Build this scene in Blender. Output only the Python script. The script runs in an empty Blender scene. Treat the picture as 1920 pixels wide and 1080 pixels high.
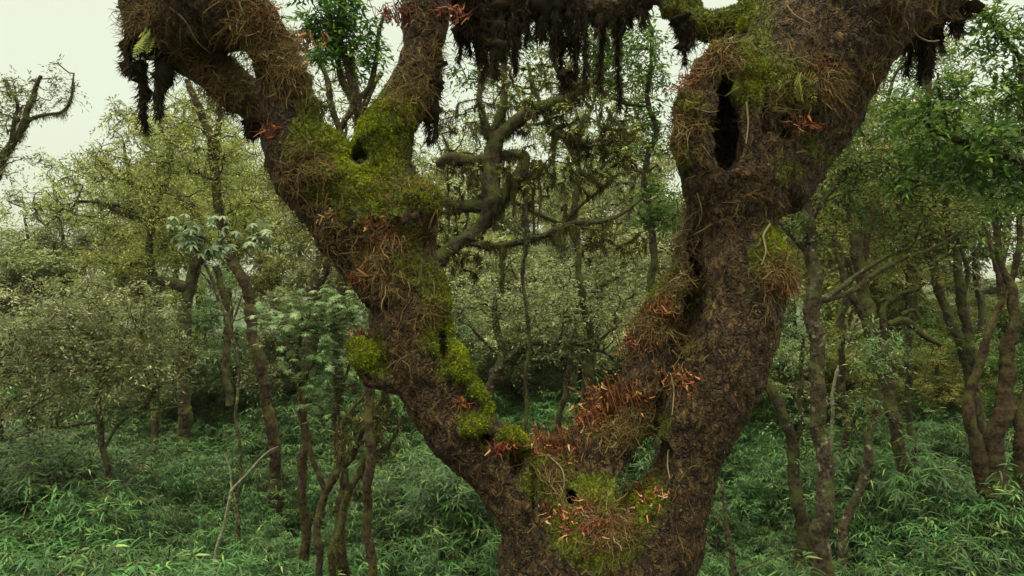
import bpy, math, random
import numpy as np
from mathutils import Vector, noise
from mathutils.bvhtree import BVHTree

random.seed(7)
rng = np.random.default_rng(7)
SC = bpy.context.scene
COL = SC.collection

# ------------------------------------------------------------------ camera, sky, sun, exposure
F = 1387.0            # focal length in pixels of the 1920 wide frame
CZ = 5.5              # camera height above the ground at the old tree
cam_d = bpy.data.cameras.new('camera'); cam = bpy.data.objects.new('camera', cam_d); COL.objects.link(cam)
cam.location = (0, 0, CZ); cam.rotation_euler = (math.radians(90), 0, 0)
cam_d.sensor_width = 36; cam_d.lens = 36 * F / 1920; cam_d.clip_start = 0.05; cam_d.clip_end = 3000
SC.camera = cam

SUN_EL, SUN_AZ = math.radians(62), math.radians(200)
W = bpy.data.worlds.new("World"); SC.world = W; W.use_nodes = True
nt = W.node_tree; nt.nodes.clear()
def wn(t, **k):
    n = nt.nodes.new(t)
    for a, b in k.items(): setattr(n, a, b)
    return n
out = wn('ShaderNodeOutputWorld')
sky = wn('ShaderNodeTexSky', sky_type='NISHITA', sun_disc=False, sun_elevation=SUN_EL, sun_rotation=SUN_AZ, air_density=1.5, dust_density=4.0)
bg1 = wn('ShaderNodeBackground'); bg1.inputs[1].default_value = 0.05
bg2 = wn('ShaderNodeBackground')
add = wn('ShaderNodeAddShader')
tc = wn('ShaderNodeTexCoord'); sep = wn('ShaderNodeSeparateXYZ')
ramp = wn('ShaderNodeValToRGB')       # overcast cloud deck: even near the horizon, brighter overhead
cr = ramp.color_ramp
cr.elements[0].position = 0.0; cr.elements[0].color = (0.56, 0.60, 0.46, 1)
cr.elements[1].position = 1.0; cr.elements[1].color = (4.9, 4.5, 3.0, 1)
for p_, c_ in ((0.06, (0.60, 0.64, 0.49)), (0.2, (0.70, 0.735, 0.53)), (0.38, (0.75, 0.775, 0.54)), (0.6, (2.9, 2.7, 1.85))):
    e = cr.elements.new(p_); e.color = (*c_, 1)
nt.links.new(tc.outputs['Generated'], sep.inputs[0]); nt.links.new(sep.outputs['Z'], ramp.inputs[0])
nt.links.new(ramp.outputs[0], bg2.inputs[0]); nt.links.new(sky.outputs[0], bg1.inputs[0])
bg2.inputs[1].default_value = 1.0
nt.links.new(bg1.outputs[0], add.inputs[0]); nt.links.new(bg2.outputs[0], add.inputs[1]); nt.links.new(add.outputs[0], out.inputs[0])

sun_d = bpy.data.lights.new('sun', 'SUN'); sun = bpy.data.objects.new('sun', sun_d); COL.objects.link(sun)
sun_d.energy = 1.5; sun_d.angle = math.radians(20); sun_d.color = (1.0, 0.96, 0.88)
sun.rotation_euler = (math.radians(28), 0, math.radians(-20)); sun.location = (0, -5, 30)

SC.view_settings.view_transform = 'Standard'; SC.view_settings.look = 'None'
SC.view_settings.exposure = 0.0; SC.view_settings.gamma = 1.0; SC.view_settings.use_curve_mapping = False
SC.render.engine = 'CYCLES'
SC.cycles.max_bounces = 6; SC.cycles.diffuse_bounces = 2; SC.cycles.glossy_bounces = 2; SC.cycles.transmission_bounces = 3
SC.cycles.use_denoising = True; SC.cycles.use_adaptive_sampling = False

# ------------------------------------------------------------------ helpers
def P(px, py, d): return np.array([(px - 960) / F * d, d, CZ + (540 - py) / F * d])
def hgt(x, y):
    x = np.asarray(x, float); y = np.asarray(y, float)
    z = 0.085 * (np.clip(y, -20, 42) - 9) - 0.10 * np.clip(y - 42, 0, 160)
    z = z + 0.22 * np.sin(.35 * x + 1) * np.cos(.3 * y) + 0.10 * np.sin(.9 * x + .7 * y)
    z = z + 0.9 * np.exp(-((x + 13) / 4) ** 2 - ((y - 15) / 6) ** 2)
    return z
def unit(v):
    v = np.asarray(v, float); return v / (np.linalg.norm(v, axis=-1, keepdims=True) + 1e-9)

class MB:
    """collects polygons; build() links them as ONE mesh object"""
    def __init__(s): s.v = []; s.t = []; s.f = []; s.n = 0
    def add(s, v, faces, mat=0, tint=0.5):
        v = np.asarray(v, np.float32).reshape(-1, 3)
        s.v.append(v)
        s.t.append(np.broadcast_to(np.asarray(tint, np.float32), (len(v),)))
        for f in (faces if isinstance(faces, list) else [faces]):
            s.f.append((np.asarray(f, np.int64) + s.n, mat))
        s.n += len(v)
    def mesh(s, name, mats, smooth=False, extra=None):
        me = bpy.data.meshes.new(name)
        if s.n:
            v = np.concatenate(s.v); me.vertices.add(len(v)); me.vertices.foreach_set('co', v.ravel())
            li = np.concatenate([f.ravel() for f, m in s.f]).astype(np.int32)
            tot = np.concatenate([np.full(len(f), f.shape[1]) for f, m in s.f]).astype(np.int32)
            mi = np.concatenate([np.full(len(f), m) for f, m in s.f]).astype(np.int32)
            me.loops.add(len(li)); me.loops.foreach_set('vertex_index', li)
            me.polygons.add(len(tot)); st = np.concatenate([[0], np.cumsum(tot)[:-1]]).astype(np.int32)
            me.polygons.foreach_set('loop_start', st); me.polygons.foreach_set('material_index', mi)
            if smooth: me.polygons.foreach_set('use_smooth', np.ones(len(tot), bool))
            a = me.attributes.new('tint', 'FLOAT', 'POINT'); a.data.foreach_set('value', np.concatenate(s.t))
            for k, arr in (extra or {}).items():
                a = me.attributes.new(k, 'FLOAT', 'POINT'); a.data.foreach_set('value', arr.astype(np.float32))
            me.update(calc_edges=True); me.validate()
        for m in mats: me.materials.append(m)
        return me
    def build(s, name, mats, parent=None, smooth=False, extra=None):
        return link(name, s.mesh(name, mats, smooth, extra), parent)

def link(name, me, parent=None):
    o = bpy.data.objects.new(name, me); COL.objects.link(o)
    if parent is not None: o.parent = parent
    return o
def tag(o, label=None, cat=None, group=None, kind=None):
    if label: o['label'] = label
    if cat: o['category'] = cat
    if group: o['group'] = group
    if kind: o['kind'] = kind
    return o
def empty(name, loc=(0, 0, 0)):
    o = bpy.data.objects.new(name, None); COL.objects.link(o); o.location = loc; o.empty_display_size = .2
    return o

def frames(p):
    t = unit(np.gradient(p, axis=0)); up = np.array([0.0, 0, 1.0]) if abs(t[0][2]) < .9 else np.array([1.0, 0, 0])
    ns = []; n = unit(np.cross(t[0], up))
    for i in range(len(p)):
        n = unit(n - t[i] * np.dot(n, t[i])); ns.append(n)
    ns = np.array(ns); return t, ns, np.cross(t, ns)
def tube(mb, p, r, sides=8, mat=0, tint=0.5, lump=0.0):
    p = np.asarray(p, float); r = np.asarray(r, float)
    if len(p) < 2: return
    t, a, b = frames(p)
    th = np.linspace(0, 2 * math.pi, sides, endpoint=False)
    rr = r[:, None] * (1 + lump * rng.normal(size=(len(p), sides))) if lump else np.repeat(r[:, None], sides, 1)
    v = p[:, None] + rr[..., None] * (np.cos(th)[None, :, None] * a[:, None] + np.sin(th)[None, :, None] * b[:, None])
    n = len(p); i = np.arange(n - 1)[:, None] * sides; j = np.arange(sides)[None]; k = (j + 1) % sides
    q = np.stack([i + j, i + k, i + sides + k, i + sides + j], -1).reshape(-1, 4)
    tt = tint if np.ndim(tint) == 0 else np.repeat(tint, sides)
    mb.add(v, [q], mat, tt)
def smooth_path(p, r, step=0.1, gnarl=0.0):
    p = np.asarray(p, float); r = np.asarray(r, float)
    P0 = np.vstack([2 * p[0] - p[1], p, 2 * p[-1] - p[-2]]); o = []; ro = []
    for i in range(len(p) - 1):
        a, b, c, d = P0[i:i + 4]; n = max(2, int(np.linalg.norm(c - b) / step))
        for k in range(n):
            t = k / n
            o.append(0.5 * ((2 * b) + (-a + c) * t + (2 * a - 5 * b + 4 * c - d) * t * t + (-a + 3 * b - 3 * c + d) * t ** 3))
            ro.append(r[i] * (1 - t) + r[i + 1] * t)
    o.append(p[-1]); ro.append(r[-1]); o = np.array(o)
    if gnarl:
        ph = rng.uniform(0, 6, 6); s = np.arange(len(o)) * step
        for ax in range(3):
            o[:, ax] += gnarl * (np.sin(s * 4.1 + ph[ax]) * .6 + np.sin(s * 9.3 + ph[ax + 3]) * .3) * np.minimum(1, s * 1.5)
    return o, np.array(ro)
def px_path(pts, d, foot=False, step=0.12, gnarl=0.0, rs=1.0):
    """pts: (px, py, radius px[, depth])"""
    a = []; r = []
    for q in pts:
        dd = q[3] if len(q) > 3 else d
        a.append(P(q[0], q[1], dd)); r.append(q[2] * dd / F * rs)
    if foot:
        x, y = a[0][0], a[0][1]; z = float(hgt(x, y)) - 0.25
        if z < a[0][2] - .2: a.insert(0, np.array([x, y, z])); r.insert(0, r[0] * 1.35)
    return smooth_path(a, r, step, gnarl)

def quads_leaf(mb, p, u, nrm, L, Wd, mat=0, tint=0.5, fold=0.12, droop=0.1):
    N = len(p); s = unit(np.cross(u, nrm)); n = np.cross(s, u)
    L = np.broadcast_to(L, (N,))[:, None]; Wd = np.broadcast_to(Wd, (N,))[:, None]
    m = p + u * L * .45
    v = np.stack([p, m + s * Wd * .5 + n * fold * Wd, p + u * L - n * droop * L, m - s * Wd * .5 + n * fold * Wd], 1).reshape(-1, 3)
    f = (np.arange(N)[:, None] * 4 + np.arange(4)[None])
    mb.add(v, [f], mat, np.repeat(np.broadcast_to(tint, (N,)), 4))
def blades(mb, p, u, nrm, L, Wd, mat=0, tint=0.5, droop=0.25):
    N = len(p); s = unit(np.cross(u, nrm)); n = np.cross(s, u)
    L = np.broadcast_to(L, (N,))[:, None]; Wd = np.broadcast_to(Wd, (N,))[:, None]
    a = p + u * L * .32 + n * .02 * L; b = p + u * L * .68 - n * droop * .4 * L; c = p + u * L * .97 - n * droop * L
    v = np.stack([p, a + s * Wd * .5, a - s * Wd * .5, b + s * Wd * .38, b - s * Wd * .38, c], 1).reshape(-1, 3)
    i = np.arange(N)[:, None] * 6
    mb.add(v, [i + np.array([[0, 1, 2]]), i + np.array([[1, 3, 4, 2]]), i + np.array([[3, 5, 4]])], mat, np.repeat(np.broadcast_to(tint, (N,)), 6))
def ribbons(mb, pts, side, Wd, mat=0, tint=0.5):
    """pts (N,K,3), side (N,3)"""
    N, K, _ = pts.shape
    w = (np.broadcast_to(Wd, (N,))[:, None] * np.linspace(1, .35, K)[None])[..., None] * .5
    v = np.stack([pts + side[:, None] * w, pts - side[:, None] * w], 2).reshape(-1, 3)
    base = (np.arange(N) * K * 2)[:, None] + (np.arange(K - 1) * 2)[None]
    f = np.stack([base, base + 1, base + 3, base + 2], -1).reshape(-1, 4)
    mb.add(v, [f], mat, np.repeat(np.broadcast_to(tint, (N,)), K * 2))

# ------------------------------------------------------------------ materials
def newmat(name):
    m = bpy.data.materials.new(name); m.use_nodes = True; t = m.node_tree; t.nodes.clear(); return m, t
def N_(t, typ, **k):
    n = t.nodes.new(typ)
    for a, b in k.items(): setattr(n, a, b)
    return n
def set_ramp(node, stops):
    c = node.color_ramp
    while len(c.elements) > 1: c.elements.remove(c.elements[-1])
    c.elements[0].position = stops[0][0]; c.elements[0].color = (*stops[0][1], 1)
    for p_, c_ in stops[1:]:
        e = c.elements.new(p_); e.color = (*c_, 1)
def foliage(name, stops, rough=0.5, transl=0.25, spec=0.5, vary=0.35):
    m, t = newmat(name)
    at = N_(t, 'ShaderNodeAttribute', attribute_name='tint')
    rp = N_(t, 'ShaderNodeValToRGB'); set_ramp(rp, stops)
    oi = N_(t, 'ShaderNodeObjectInfo')
    mr = N_(t, 'ShaderNodeMapRange'); mr.inputs[3].default_value = 1 - vary; mr.inputs[4].default_value = 1 + vary
    hs = N_(t, 'ShaderNodeHueSaturation')
    mh = N_(t, 'ShaderNodeMapRange'); mh.inputs[3].default_value = 0.485; mh.inputs[4].default_value = 0.515
    pr = N_(t, 'ShaderNodeBsdfPrincipled'); tr = N_(t, 'ShaderNodeBsdfTranslucent'); mx = N_(t, 'ShaderNodeMixShader'); o = N_(t, 'ShaderNodeOutputMaterial')
    L = t.links.new
    L(at.outputs['Fac'], rp.inputs[0]); L(oi.outputs['Random'], mr.inputs[0]); L(oi.outputs['Random'], mh.inputs[0])
    L(rp.outputs[0], hs.inputs['Color']); L(mr.outputs[0], hs.inputs['Value']); L(mh.outputs[0], hs.inputs['Hue'])
    L(hs.outputs[0], pr.inputs['Base Color']); L(hs.outputs[0], tr.inputs[0])
    pr.inputs['Roughness'].default_value = rough; pr.inputs['Specular IOR Level'].default_value = spec
    mx.inputs[0].default_value = transl
    L(pr.outputs[0], mx.inputs[1]); L(tr.outputs[0], mx.inputs[2]); L(mx.outputs[0], o.inputs[0])
    return m
def bark(name, c1, c2, mossc=(0.04, 0.055, 0.01), moss_amt=0.5, scale=6.0, bump=0.6, lich=0.0):
    m, t = newmat(name); L = t.links.new
    tcn = N_(t, 'ShaderNodeTexCoord')
    n1 = N_(t, 'ShaderNodeTexNoise'); n1.inputs['Scale'].default_value = scale; n1.inputs['Detail'].default_value = 8; n1.inputs['Roughness'].default_value = .7
    n2 = N_(t, 'ShaderNodeTexNoise'); n2.inputs['Scale'].default_value = scale * .22; n2.inputs['Detail'].default_value = 6; n2.inputs['Roughness'].default_value = .7
    rp = N_(t, 'ShaderNodeValToRGB'); set_ramp(rp, [(.4, c1), (.6, c2)])
    geo = N_(t, 'ShaderNodeNewGeometry'); sp = N_(t, 'ShaderNodeSeparateXYZ')
    ma = N_(t, 'ShaderNodeMath', operation='MULTIPLY_ADD'); ma.inputs[1].default_value = .10
    mr = N_(t, 'ShaderNodeMapRange'); mr.inputs[1].default_value = .62 - .3 * moss_amt; mr.inputs[2].default_value = .72 - .3 * moss_amt
    mx = N_(t, 'ShaderNodeMix', data_type='RGBA'); mx.inputs[7].default_value = (*mossc, 1)
    vr = N_(t, 'ShaderNodeTexVoronoi'); vr.inputs['Scale'].default_value = scale * 3
    lr = N_(t, 'ShaderNodeMapRange'); lr.inputs[1].default_value = .62; lr.inputs[2].default_value = .68; lr.inputs[4].default_value = lich
    n3 = N_(t, 'ShaderNodeTexNoise'); n3.inputs['Scale'].default_value = scale * .6; n3.inputs['Detail'].default_value = 3
    mx2 = N_(t, 'ShaderNodeMix', data_type='RGBA'); mx2.inputs[7].default_value = (.30, .29, .22, 1)
    bp = N_(t, 'ShaderNodeBump'); bp.inputs['Strength'].default_value = bump; bp.inputs['Distance'].default_value = .05
    pr = N_(t, 'ShaderNodeBsdfPrincipled'); pr.inputs['Roughness'].default_value = .85; pr.inputs['Specular IOR Level'].default_value = .25
    o = N_(t, 'ShaderNodeOutputMaterial')
    for n in (n1, n2, n3, vr): L(tcn.outputs['Object'], n.inputs['Vector'])
    L(n1.outputs['Fac'], rp.inputs[0]); L(geo.outputs['Normal'], sp.inputs[0]); L(sp.outputs['Z'], ma.inputs[0]); L(n2.outputs['Fac'], ma.inputs[2])
    L(ma.outputs[0], mr.inputs[0]); L(mr.outputs[0], mx.inputs[0]); L(rp.outputs[0], mx.inputs[6])
    L(n3.outputs['Fac'], lr.inputs[0]); L(lr.outputs[0], mx2.inputs[0]); L(mx.outputs[2], mx2.inputs[6])
    L(mx2.outputs[2], pr.inputs['Base Color'])
    L(n1.outputs['Fac'], bp.inputs['Height']); L(bp.outputs[0], pr.inputs['Normal']); L(pr.outputs[0], o.inputs[0])
    return m

M = {}
M['bamboo'] = foliage('bamboo_leaf', [(0, (.006, .018, .005)), (.4, (.027, .082, .020)), (.75, (.078, .178, .044)), (1, (.22, .28, .08))], .42, .16, .25)
M['grey'] = foliage('grey_green_leaf', [(0, (.03, .038, .012)), (.5, (.165, .195, .070)), (1, (.48, .53, .25))], .36, .4, .55)
M['yellow'] = foliage('yellow_green_leaf', [(0, (.035, .045, .008)), (.5, (.165, .185, .042)), (1, (.44, .46, .12))], .5, .42, .3)
M['dark'] = foliage('dark_green_leaf', [(0, (.008, .024, .005)), (.5, (.045, .105, .016)), (1, (.20, .31, .05))], .42, .38, .35)
M['pale'] = foliage('pale_leaf', [(0, (.08, .15, .07)), (.5, (.20, .31, .16)), (1, (.40, .52, .30))], .4, .3, .4)
M['blue'] = foliage('blue_green_leaf', [(0, (.020, .045, .016)), (.5, (.11, .19, .065)), (1, (.30, .42, .19))], .45, .33, .35)
M['tuft'] = foliage('moss_tuft', [(0, (.022, .014, .006)), (.35, (.045, .040, .010)), (.62, (.070, .088, .008)), (.85, (.17, .22, .008)), (1, (.30, .36, .015))], .9, .3, .1, 0)
M['fibre'] = foliage('root_fibre', [(0, (.02, .012, .006)), (.4, (.080, .044, .016)), (.7, (.145, .092, .030)), (.88, (.20, .16, .09)), (1, (.30, .11, .03))], .8, .15, .2, 0)
M['dry'] = foliage('dried_leaf', [(0, (.05, .016, .008)), (.35, (.17, .05, .018)), (.7, (.36, .125, .04)), (1, (.50, .36, .19))], .6, .2, .3, 0)
M['shag'] = foliage('hanging_moss_strand', [(0, (.008, .006, .004)), (.4, (.036, .026, .014)), (.75, (.085, .070, .028)), (1, (.15, .16, .045))], .9, .3, .1, 0)
M['beard'] = foliage('olive_moss_fringe', [(0, (.03, .022, .010)), (.5, (.075, .07, .022)), (1, (.15, .16, .05))], .9, .3, .1, 0)
M['bark'] = bark('mossy_bark', (.010, .007, .005), (.060, .042, .026), (.055, .065, .014), .5, 17, 1.0)
M['bark_red'] = bark('reddish_bark', (.010, .006, .004), (.060, .035, .019), (.06, .06, .014), .4, 17, 1.0)
M['bark_pale'] = bark('pale_bark', (.10, .09, .06), (.26, .24, .17), (.09, .10, .04), .3, 18, .5)
M['bark_lich'] = bark('mottled_bark', (.012, .009, .006), (.080, .060, .036), (.06, .07, .02), .4, 17, 1.0, .55)
M['bark_far'] = bark('dark_bark', (.015, .011, .008), (.06, .045, .03), (.05, .055, .02), .4, 8, .6)

# ------------------------------------------------------------------ setting: ground, hills
def ground_mat(name, c1, c2, sc):
    m, t = newmat(name); L = t.links.new
    g = N_(t, 'ShaderNodeNewGeometry'); n = N_(t, 'ShaderNodeTexNoise'); n.inputs['Scale'].default_value = sc; n.inputs['Detail'].default_value = 10
    r = N_(t, 'ShaderNodeValToRGB'); set_ramp(r, [(.35, c1), (.65, c2)]); b = N_(t, 'ShaderNodeBump'); b.inputs['Distance'].default_value = .05
    p = N_(t, 'ShaderNodeBsdfPrincipled'); p.inputs['Roughness'].default_value = .95; o = N_(t, 'ShaderNodeOutputMaterial')
    L(g.outputs['Position'], n.inputs['Vector']); L(n.outputs['Fac'], r.inputs[0]); L(r.outputs[0], p.inputs['Base Color'])
    L(n.outputs['Fac'], b.inputs['Height']); L(b.outputs[0], p.inputs['Normal']); L(p.outputs[0], o.inputs[0]); return m
def sheet(name, xs, ys, fn, mat):
    X, Y = np.meshgrid(xs, ys, indexing='ij'); Z = fn(X, Y); v = np.stack([X, Y, Z], -1).reshape(-1, 3)
    a, b = len(xs), len(ys); i = np.arange(a - 1)[:, None] * b + np.arange(b - 1)[None]
    mb = MB(); mb.add(v, [np.stack([i, i + b, i + b + 1, i + 1], -1).reshape(-1, 4)]); return mb.build(name, [mat], smooth=True)
ax_ = np.sinh(np.linspace(-4.6, 4.6, 150)) * 12
o = sheet('ground', ax_, ax_ + 15, hgt, ground_mat('forest_soil', (.012, .010, .006), (.05, .045, .02), 1.5)); tag(o, kind='structure')
def hillf(x, y):
    t = np.clip((y - 170) / 110, 0, 1); s = t * t * (3 - 2 * t)
    return -24 + s * (32 + 6 * np.sin(x * .011 + 1.3) + 4 * np.sin(x * .031) + 3 * np.sin(x * .09 + y * .05)) - 60 * np.clip((y - 330) / 300, 0, 1)
o = sheet('hills', np.linspace(-620, 620, 160), np.linspace(170, 620, 70), hillf, ground_mat('far_forest_slope', (.02, .04, .018), (.06, .10, .045), .12)); tag(o, kind='structure')

# ------------------------------------------------------------------ the old tree: one continuous surface from a distance field
VOX = 0.023
lo = np.array([-4.3, 4.6, -1.0]); hi = np.array([4.5, 7.6, 9.0])
nx, ny, nz = [int(math.ceil((hi[i] - lo[i]) / VOX)) + 1 for i in range(3)]
S = np.full((nx, ny, nz), 1.0, np.float32)
def boxof(c0, c1):
    a = np.clip(np.floor((c0 - lo) / VOX).astype(int), 0, [nx, ny, nz]); b = np.clip(np.ceil((c1 - lo) / VOX).astype(int) + 1, 0, [nx, ny, nz])
    if np.any(b <= a): return None
    g = [(lo[i] + VOX * np.arange(a[i], b[i])).astype(np.float32) for i in range(3)]
    return (slice(a[0], b[0]), slice(a[1], b[1]), slice(a[2], b[2])), g[0][:, None, None], g[1][None, :, None], g[2][None, None, :]
def cone(a, b, ra, rb, k=0.07):
    m = max(ra, rb) + k + 3 * VOX; bx = boxof(np.minimum(a, b) - m, np.maximum(a, b) + m)
    if bx is None: return
    sl, X, Y, Z = bx; d = b - a; L2 = float(d @ d) + 1e-9
    t = np.clip(((X - a[0]) * d[0] + (Y - a[1]) * d[1] + (Z - a[2]) * d[2]) / L2, 0, 1)
    q = np.sqrt((X - a[0] - t * d[0]) ** 2 + (Y - a[1] - t * d[1]) ** 2 + (Z - a[2] - t * d[2]) ** 2) - (ra + (rb - ra) * t)
    s = S[sl]; h = np.maximum(k - np.abs(s - q), 0) / k; S[sl] = np.minimum(s, q) - h * h * k * .25
def carve(c, r3, k=0.04):
    c = np.asarray(c); r3 = np.asarray(r3); bx = boxof(c - r3 - .15, c + r3 + .15); sl, X, Y, Z = bx
    q = (np.sqrt(((X - c[0]) / r3[0]) ** 2 + ((Y - c[1]) / r3[1]) ** 2 + ((Z - c[2]) / r3[2]) ** 2) - 1) * r3.min()
    s = S[sl]; q = -q; h = np.maximum(k - np.abs(s - q), 0) / k; S[sl] = np.maximum(s, q) + h * h * k * .25
MAIN = []
def limb(pts, d=6.0, k=0.07, burl=0.5, gn=0.012):
    p, r = px_path(pts, d, step=.11, gnarl=gn); r = np.maximum(r - .024, r * .82)
    r = r * (1 + .05 * np.sin(np.arange(len(r)) * 1.3 + rng.uniform(0, 6)) + .03 * rng.normal(size=len(r)))
    for i in range(len(p) - 1): cone(p[i], p[i + 1], r[i], r[i + 1], k)
    for i in range(len(p)):
        if rng.random() < burl:
            u = unit(rng.normal(size=3)); c = p[i] + u * r[i] * .8; cone(c, c + rng.normal(size=3) * r[i] * .25, r[i] * rng.uniform(.2, .38), r[i] * .2, .05)
    MAIN.append((p, r))
# trunk (continues below the frame to the ground)
limb([(1090, 1800, 260), (1092, 1500, 190), (1098, 1300, 165), (1105, 1150, 158), (1112, 1060, 158), (1128, 985, 120), (1140, 960, 80)], k=.12)
limb([(1010, 1090, 75, 5.95), (1015, 1000, 78, 5.9), (985, 930, 72, 5.9), (950, 890, 64, 5.9), (885, 825, 62, 5.9), (832, 765, 62, 5.9), (798, 700, 62, 5.9), (772, 620, 74, 5.9), (760, 545, 76, 5.95), (712, 470, 88, 6), (655, 395, 84, 6), (585, 315, 80, 5.95), (548, 250, 62, 5.9), (542, 185, 47, 5.85), (520, 110, 46, 5.8), (478, 50, 52, 5.7), (410, -10, 62, 5.6), (330, -80, 60, 5.5), (250, -190, 50, 5.3)], k=.08)
limb([(545, 240, 50, 5.95), (500, 200, 40, 6.05), (445, 170, 42, 6.1), (390, 130, 44, 6.1), (335, 85, 52, 6.05), (285, 35, 56, 6.0), (262, -30, 48, 5.9), (200, -120, 40, 5.8)])
limb([(320, 50, 60, 5.95), (400, 40, 60, 5.85), (470, 40, 55, 5.8)])
limb([(740, 480, 78, 6), (752, 400, 66, 5.95), (722, 320, 54, 6.05), (722, 260, 50, 6.1), (757, 200, 50, 6.15), (782, 130, 44, 6.2), (795, 60, 47, 6.2), (800, -20, 50, 6.2), (820, -160, 44, 6.2)])
limb([(775, 400, 52, 5.8), (790, 385, 42, 5.75)], burl=.9)
limb([(690, 420, 50, 5.75), (650, 350, 40, 5.75)], burl=.9)
# right limb
limb([(1180, 1060, 110, 6), (1225, 980, 100, 5.95), (1262, 910, 74, 5.9), (1290, 850, 66, 5.9), (1318, 760, 76, 5.9), (1352, 680, 82, 5.9), (1388, 600, 78, 5.92), (1390, 520, 76, 5.95), (1376, 440, 74, 6), (1372, 370, 88, 6.0), (1385, 300, 105, 6.0), (1440, 210, 110, 6.05), (1500, 120, 120, 6.1), (1560, 30, 130, 6.1), (1610, -60, 130, 6.1), (1640, -200, 110, 6.1)], k=.1)
limb([(1350, 330, 80, 5.85), (1318, 250, 56, 5.8), (1328, 170, 48, 5.8), (1366, 125, 44, 5.75), (1392, 150, 36, 5.7), (1405, 215, 40, 5.72), (1400, 290, 60, 5.8)], k=.09, burl=.7)
limb([(1450, 330, 85, 6.1), (1500, 270, 60, 6.1), (1550, 210, 66, 6.1), (1590, 150, 56, 6.1), (1640, 70, 60, 6.1), (1680, 10, 66, 6.1)], k=.09)
limb([(1640, 20, 70, 6.1), (1730, 0, 56, 6.2), (1800, -30, 44, 6.3), (1900, -110, 36, 6.4)])
limb([(1440, 470, 26, 5.75), (1452, 520, 30, 5.75), (1440, 590, 30, 5.8), (1420, 650, 26, 5.85)], burl=.2)
# inner limb leaning to the right limb
limb([(1050, 965, 80, 6.05), (1080, 895, 70, 6.1), (1136, 838, 64, 6.15), (1192, 775, 60, 6.2), (1228, 700, 62, 6.2), (1250, 640, 64, 6.2), (1274, 580, 58, 6.2), (1300, 510, 46, 6.15), (1322, 430, 36, 6.1)], k=.08)
limb([(960, 840, 30, 5.9), (1015, 885, 42, 6.0), (1060, 905, 48, 6.05)])
limb([(1240, 960, 60, 5.85), (1150, 1000, 70, 5.85), (1060, 1010, 60, 5.85)])
# moss cushions that stand proud of the bark
limb([(666, 650, 14, 5.85), (684, 672, 30, 5.8), (696, 700, 24, 5.82), (730, 715, 34, 5.85)], burl=.9)
limb([(848, 650, 10, 5.78), (866, 690, 22, 5.74), (892, 735, 21, 5.72), (918, 770, 14, 5.72)], burl=.2)
limb([(955, 815, 16, 5.72), (980, 838, 14, 5.74)], burl=.6)
limb([(865, 800, 22, 5.66), (905, 800, 24, 5.68)], burl=.2)
limb([(700, 260, 32, 5.9), (740, 210, 24, 5.95)], burl=.9)
# overhead limbs
limb([(860, -40, 54, 6.6), (930, -8, 42, 6.7), (1020, -5, 36, 6.8), (1110, 6, 34, 6.8), (1190, -8, 36, 6.8), (1260, -60, 38, 6.7), (1330, -120, 40, 6.6)], gn=.03)
limb([(1230, -40, 34, 6.7), (1275, 15, 28, 6.6), (1330, 48, 30, 6.45), (1400, 30, 34, 6.3)], gn=.02)
limb([(800, -30, 46, 6.25), (830, -50, 46, 6.4), (870, -65, 46, 6.6)])
def front(px, py):
    yy = np.arange(lo[1] + .1, hi[1] - .1, VOX); q = np.array([P(px, py, y) for y in yy]); k = np.round((q - lo) / VOX).astype(int)
    k = np.clip(k, 0, [nx - 1, ny - 1, nz - 1]); v = S[k[:, 0], k[:, 1], k[:, 2]]; h = np.nonzero(v < 0)[0]
    return yy[h[0]] if len(h) else 6.0
HOLES = []
# tall hollow, small round hole, crevices: (px, py, half width px, half height px, depth m, sink m)
for px, py, hw, hh, dm, sk in ((1360, 255, 27, 66, .34, .06), (1352, 200, 22, 55, .28, .06), (1368, 165, 16, 30, .2, .04), (1072, 934, 15, 14, .26, .03), (690, 586, 17, 20, .16, .03), (674, 295, 18, 16, .30, .05),
        (1303, 470, 9, 40, .16, .02), (1307, 540, 11, 55, .18, .02), (1300, 610, 8, 40, .12, .02), (1478, 240, 8, 20, .08, .01), (1385, 68, 22, 7, .10, .02), (1436, 225, 5, 40, .06, .01), (1000, 900, 7, 55, .12, .01), (968, 862, 7, 30, .12, .01), (912, 825, 9, 12, .10, .01), (830, 640, 7, 50, .10, .01)):
    y0 = front(px, py); c = P(px, py, y0 + sk); sc_ = y0 / F; HOLES.append((px, py, hw, hh))
    carve(c, np.array([hw * sc_, dm, hh * sc_]), .03)
y0 = front(1330, 300); carve(P(1362, 240, y0 + .34), np.array([.17, .24, .33]), .03); y0 = front(1040, 934); carve(P(1074, 930, y0 + .30), np.array([.12, .22, .12]), .03)
for a, b in ((1230, 800), (1240, 770), (1252, 735), (1264, 700), (1275, 665), (1284, 630), (1292, 590), (1298, 550), (1301, 510)):
    y0 = front(a, b); carve(P(a, b, y0 + .02), np.array([.022, .09, .10]), .05)
for a_ in np.linspace(0, 1, 7):      # the narrow slit between inner limb and right limb
    c = P(1224 - 64 * a_, 832 + 94 * a_, 6.05); w_ = (9 + 22 * math.sin(math.pi * (.12 + .74 * a_))) * 6 / F + .02
    carve(c, np.array([w_, 1.5, .085]), .02)

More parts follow.
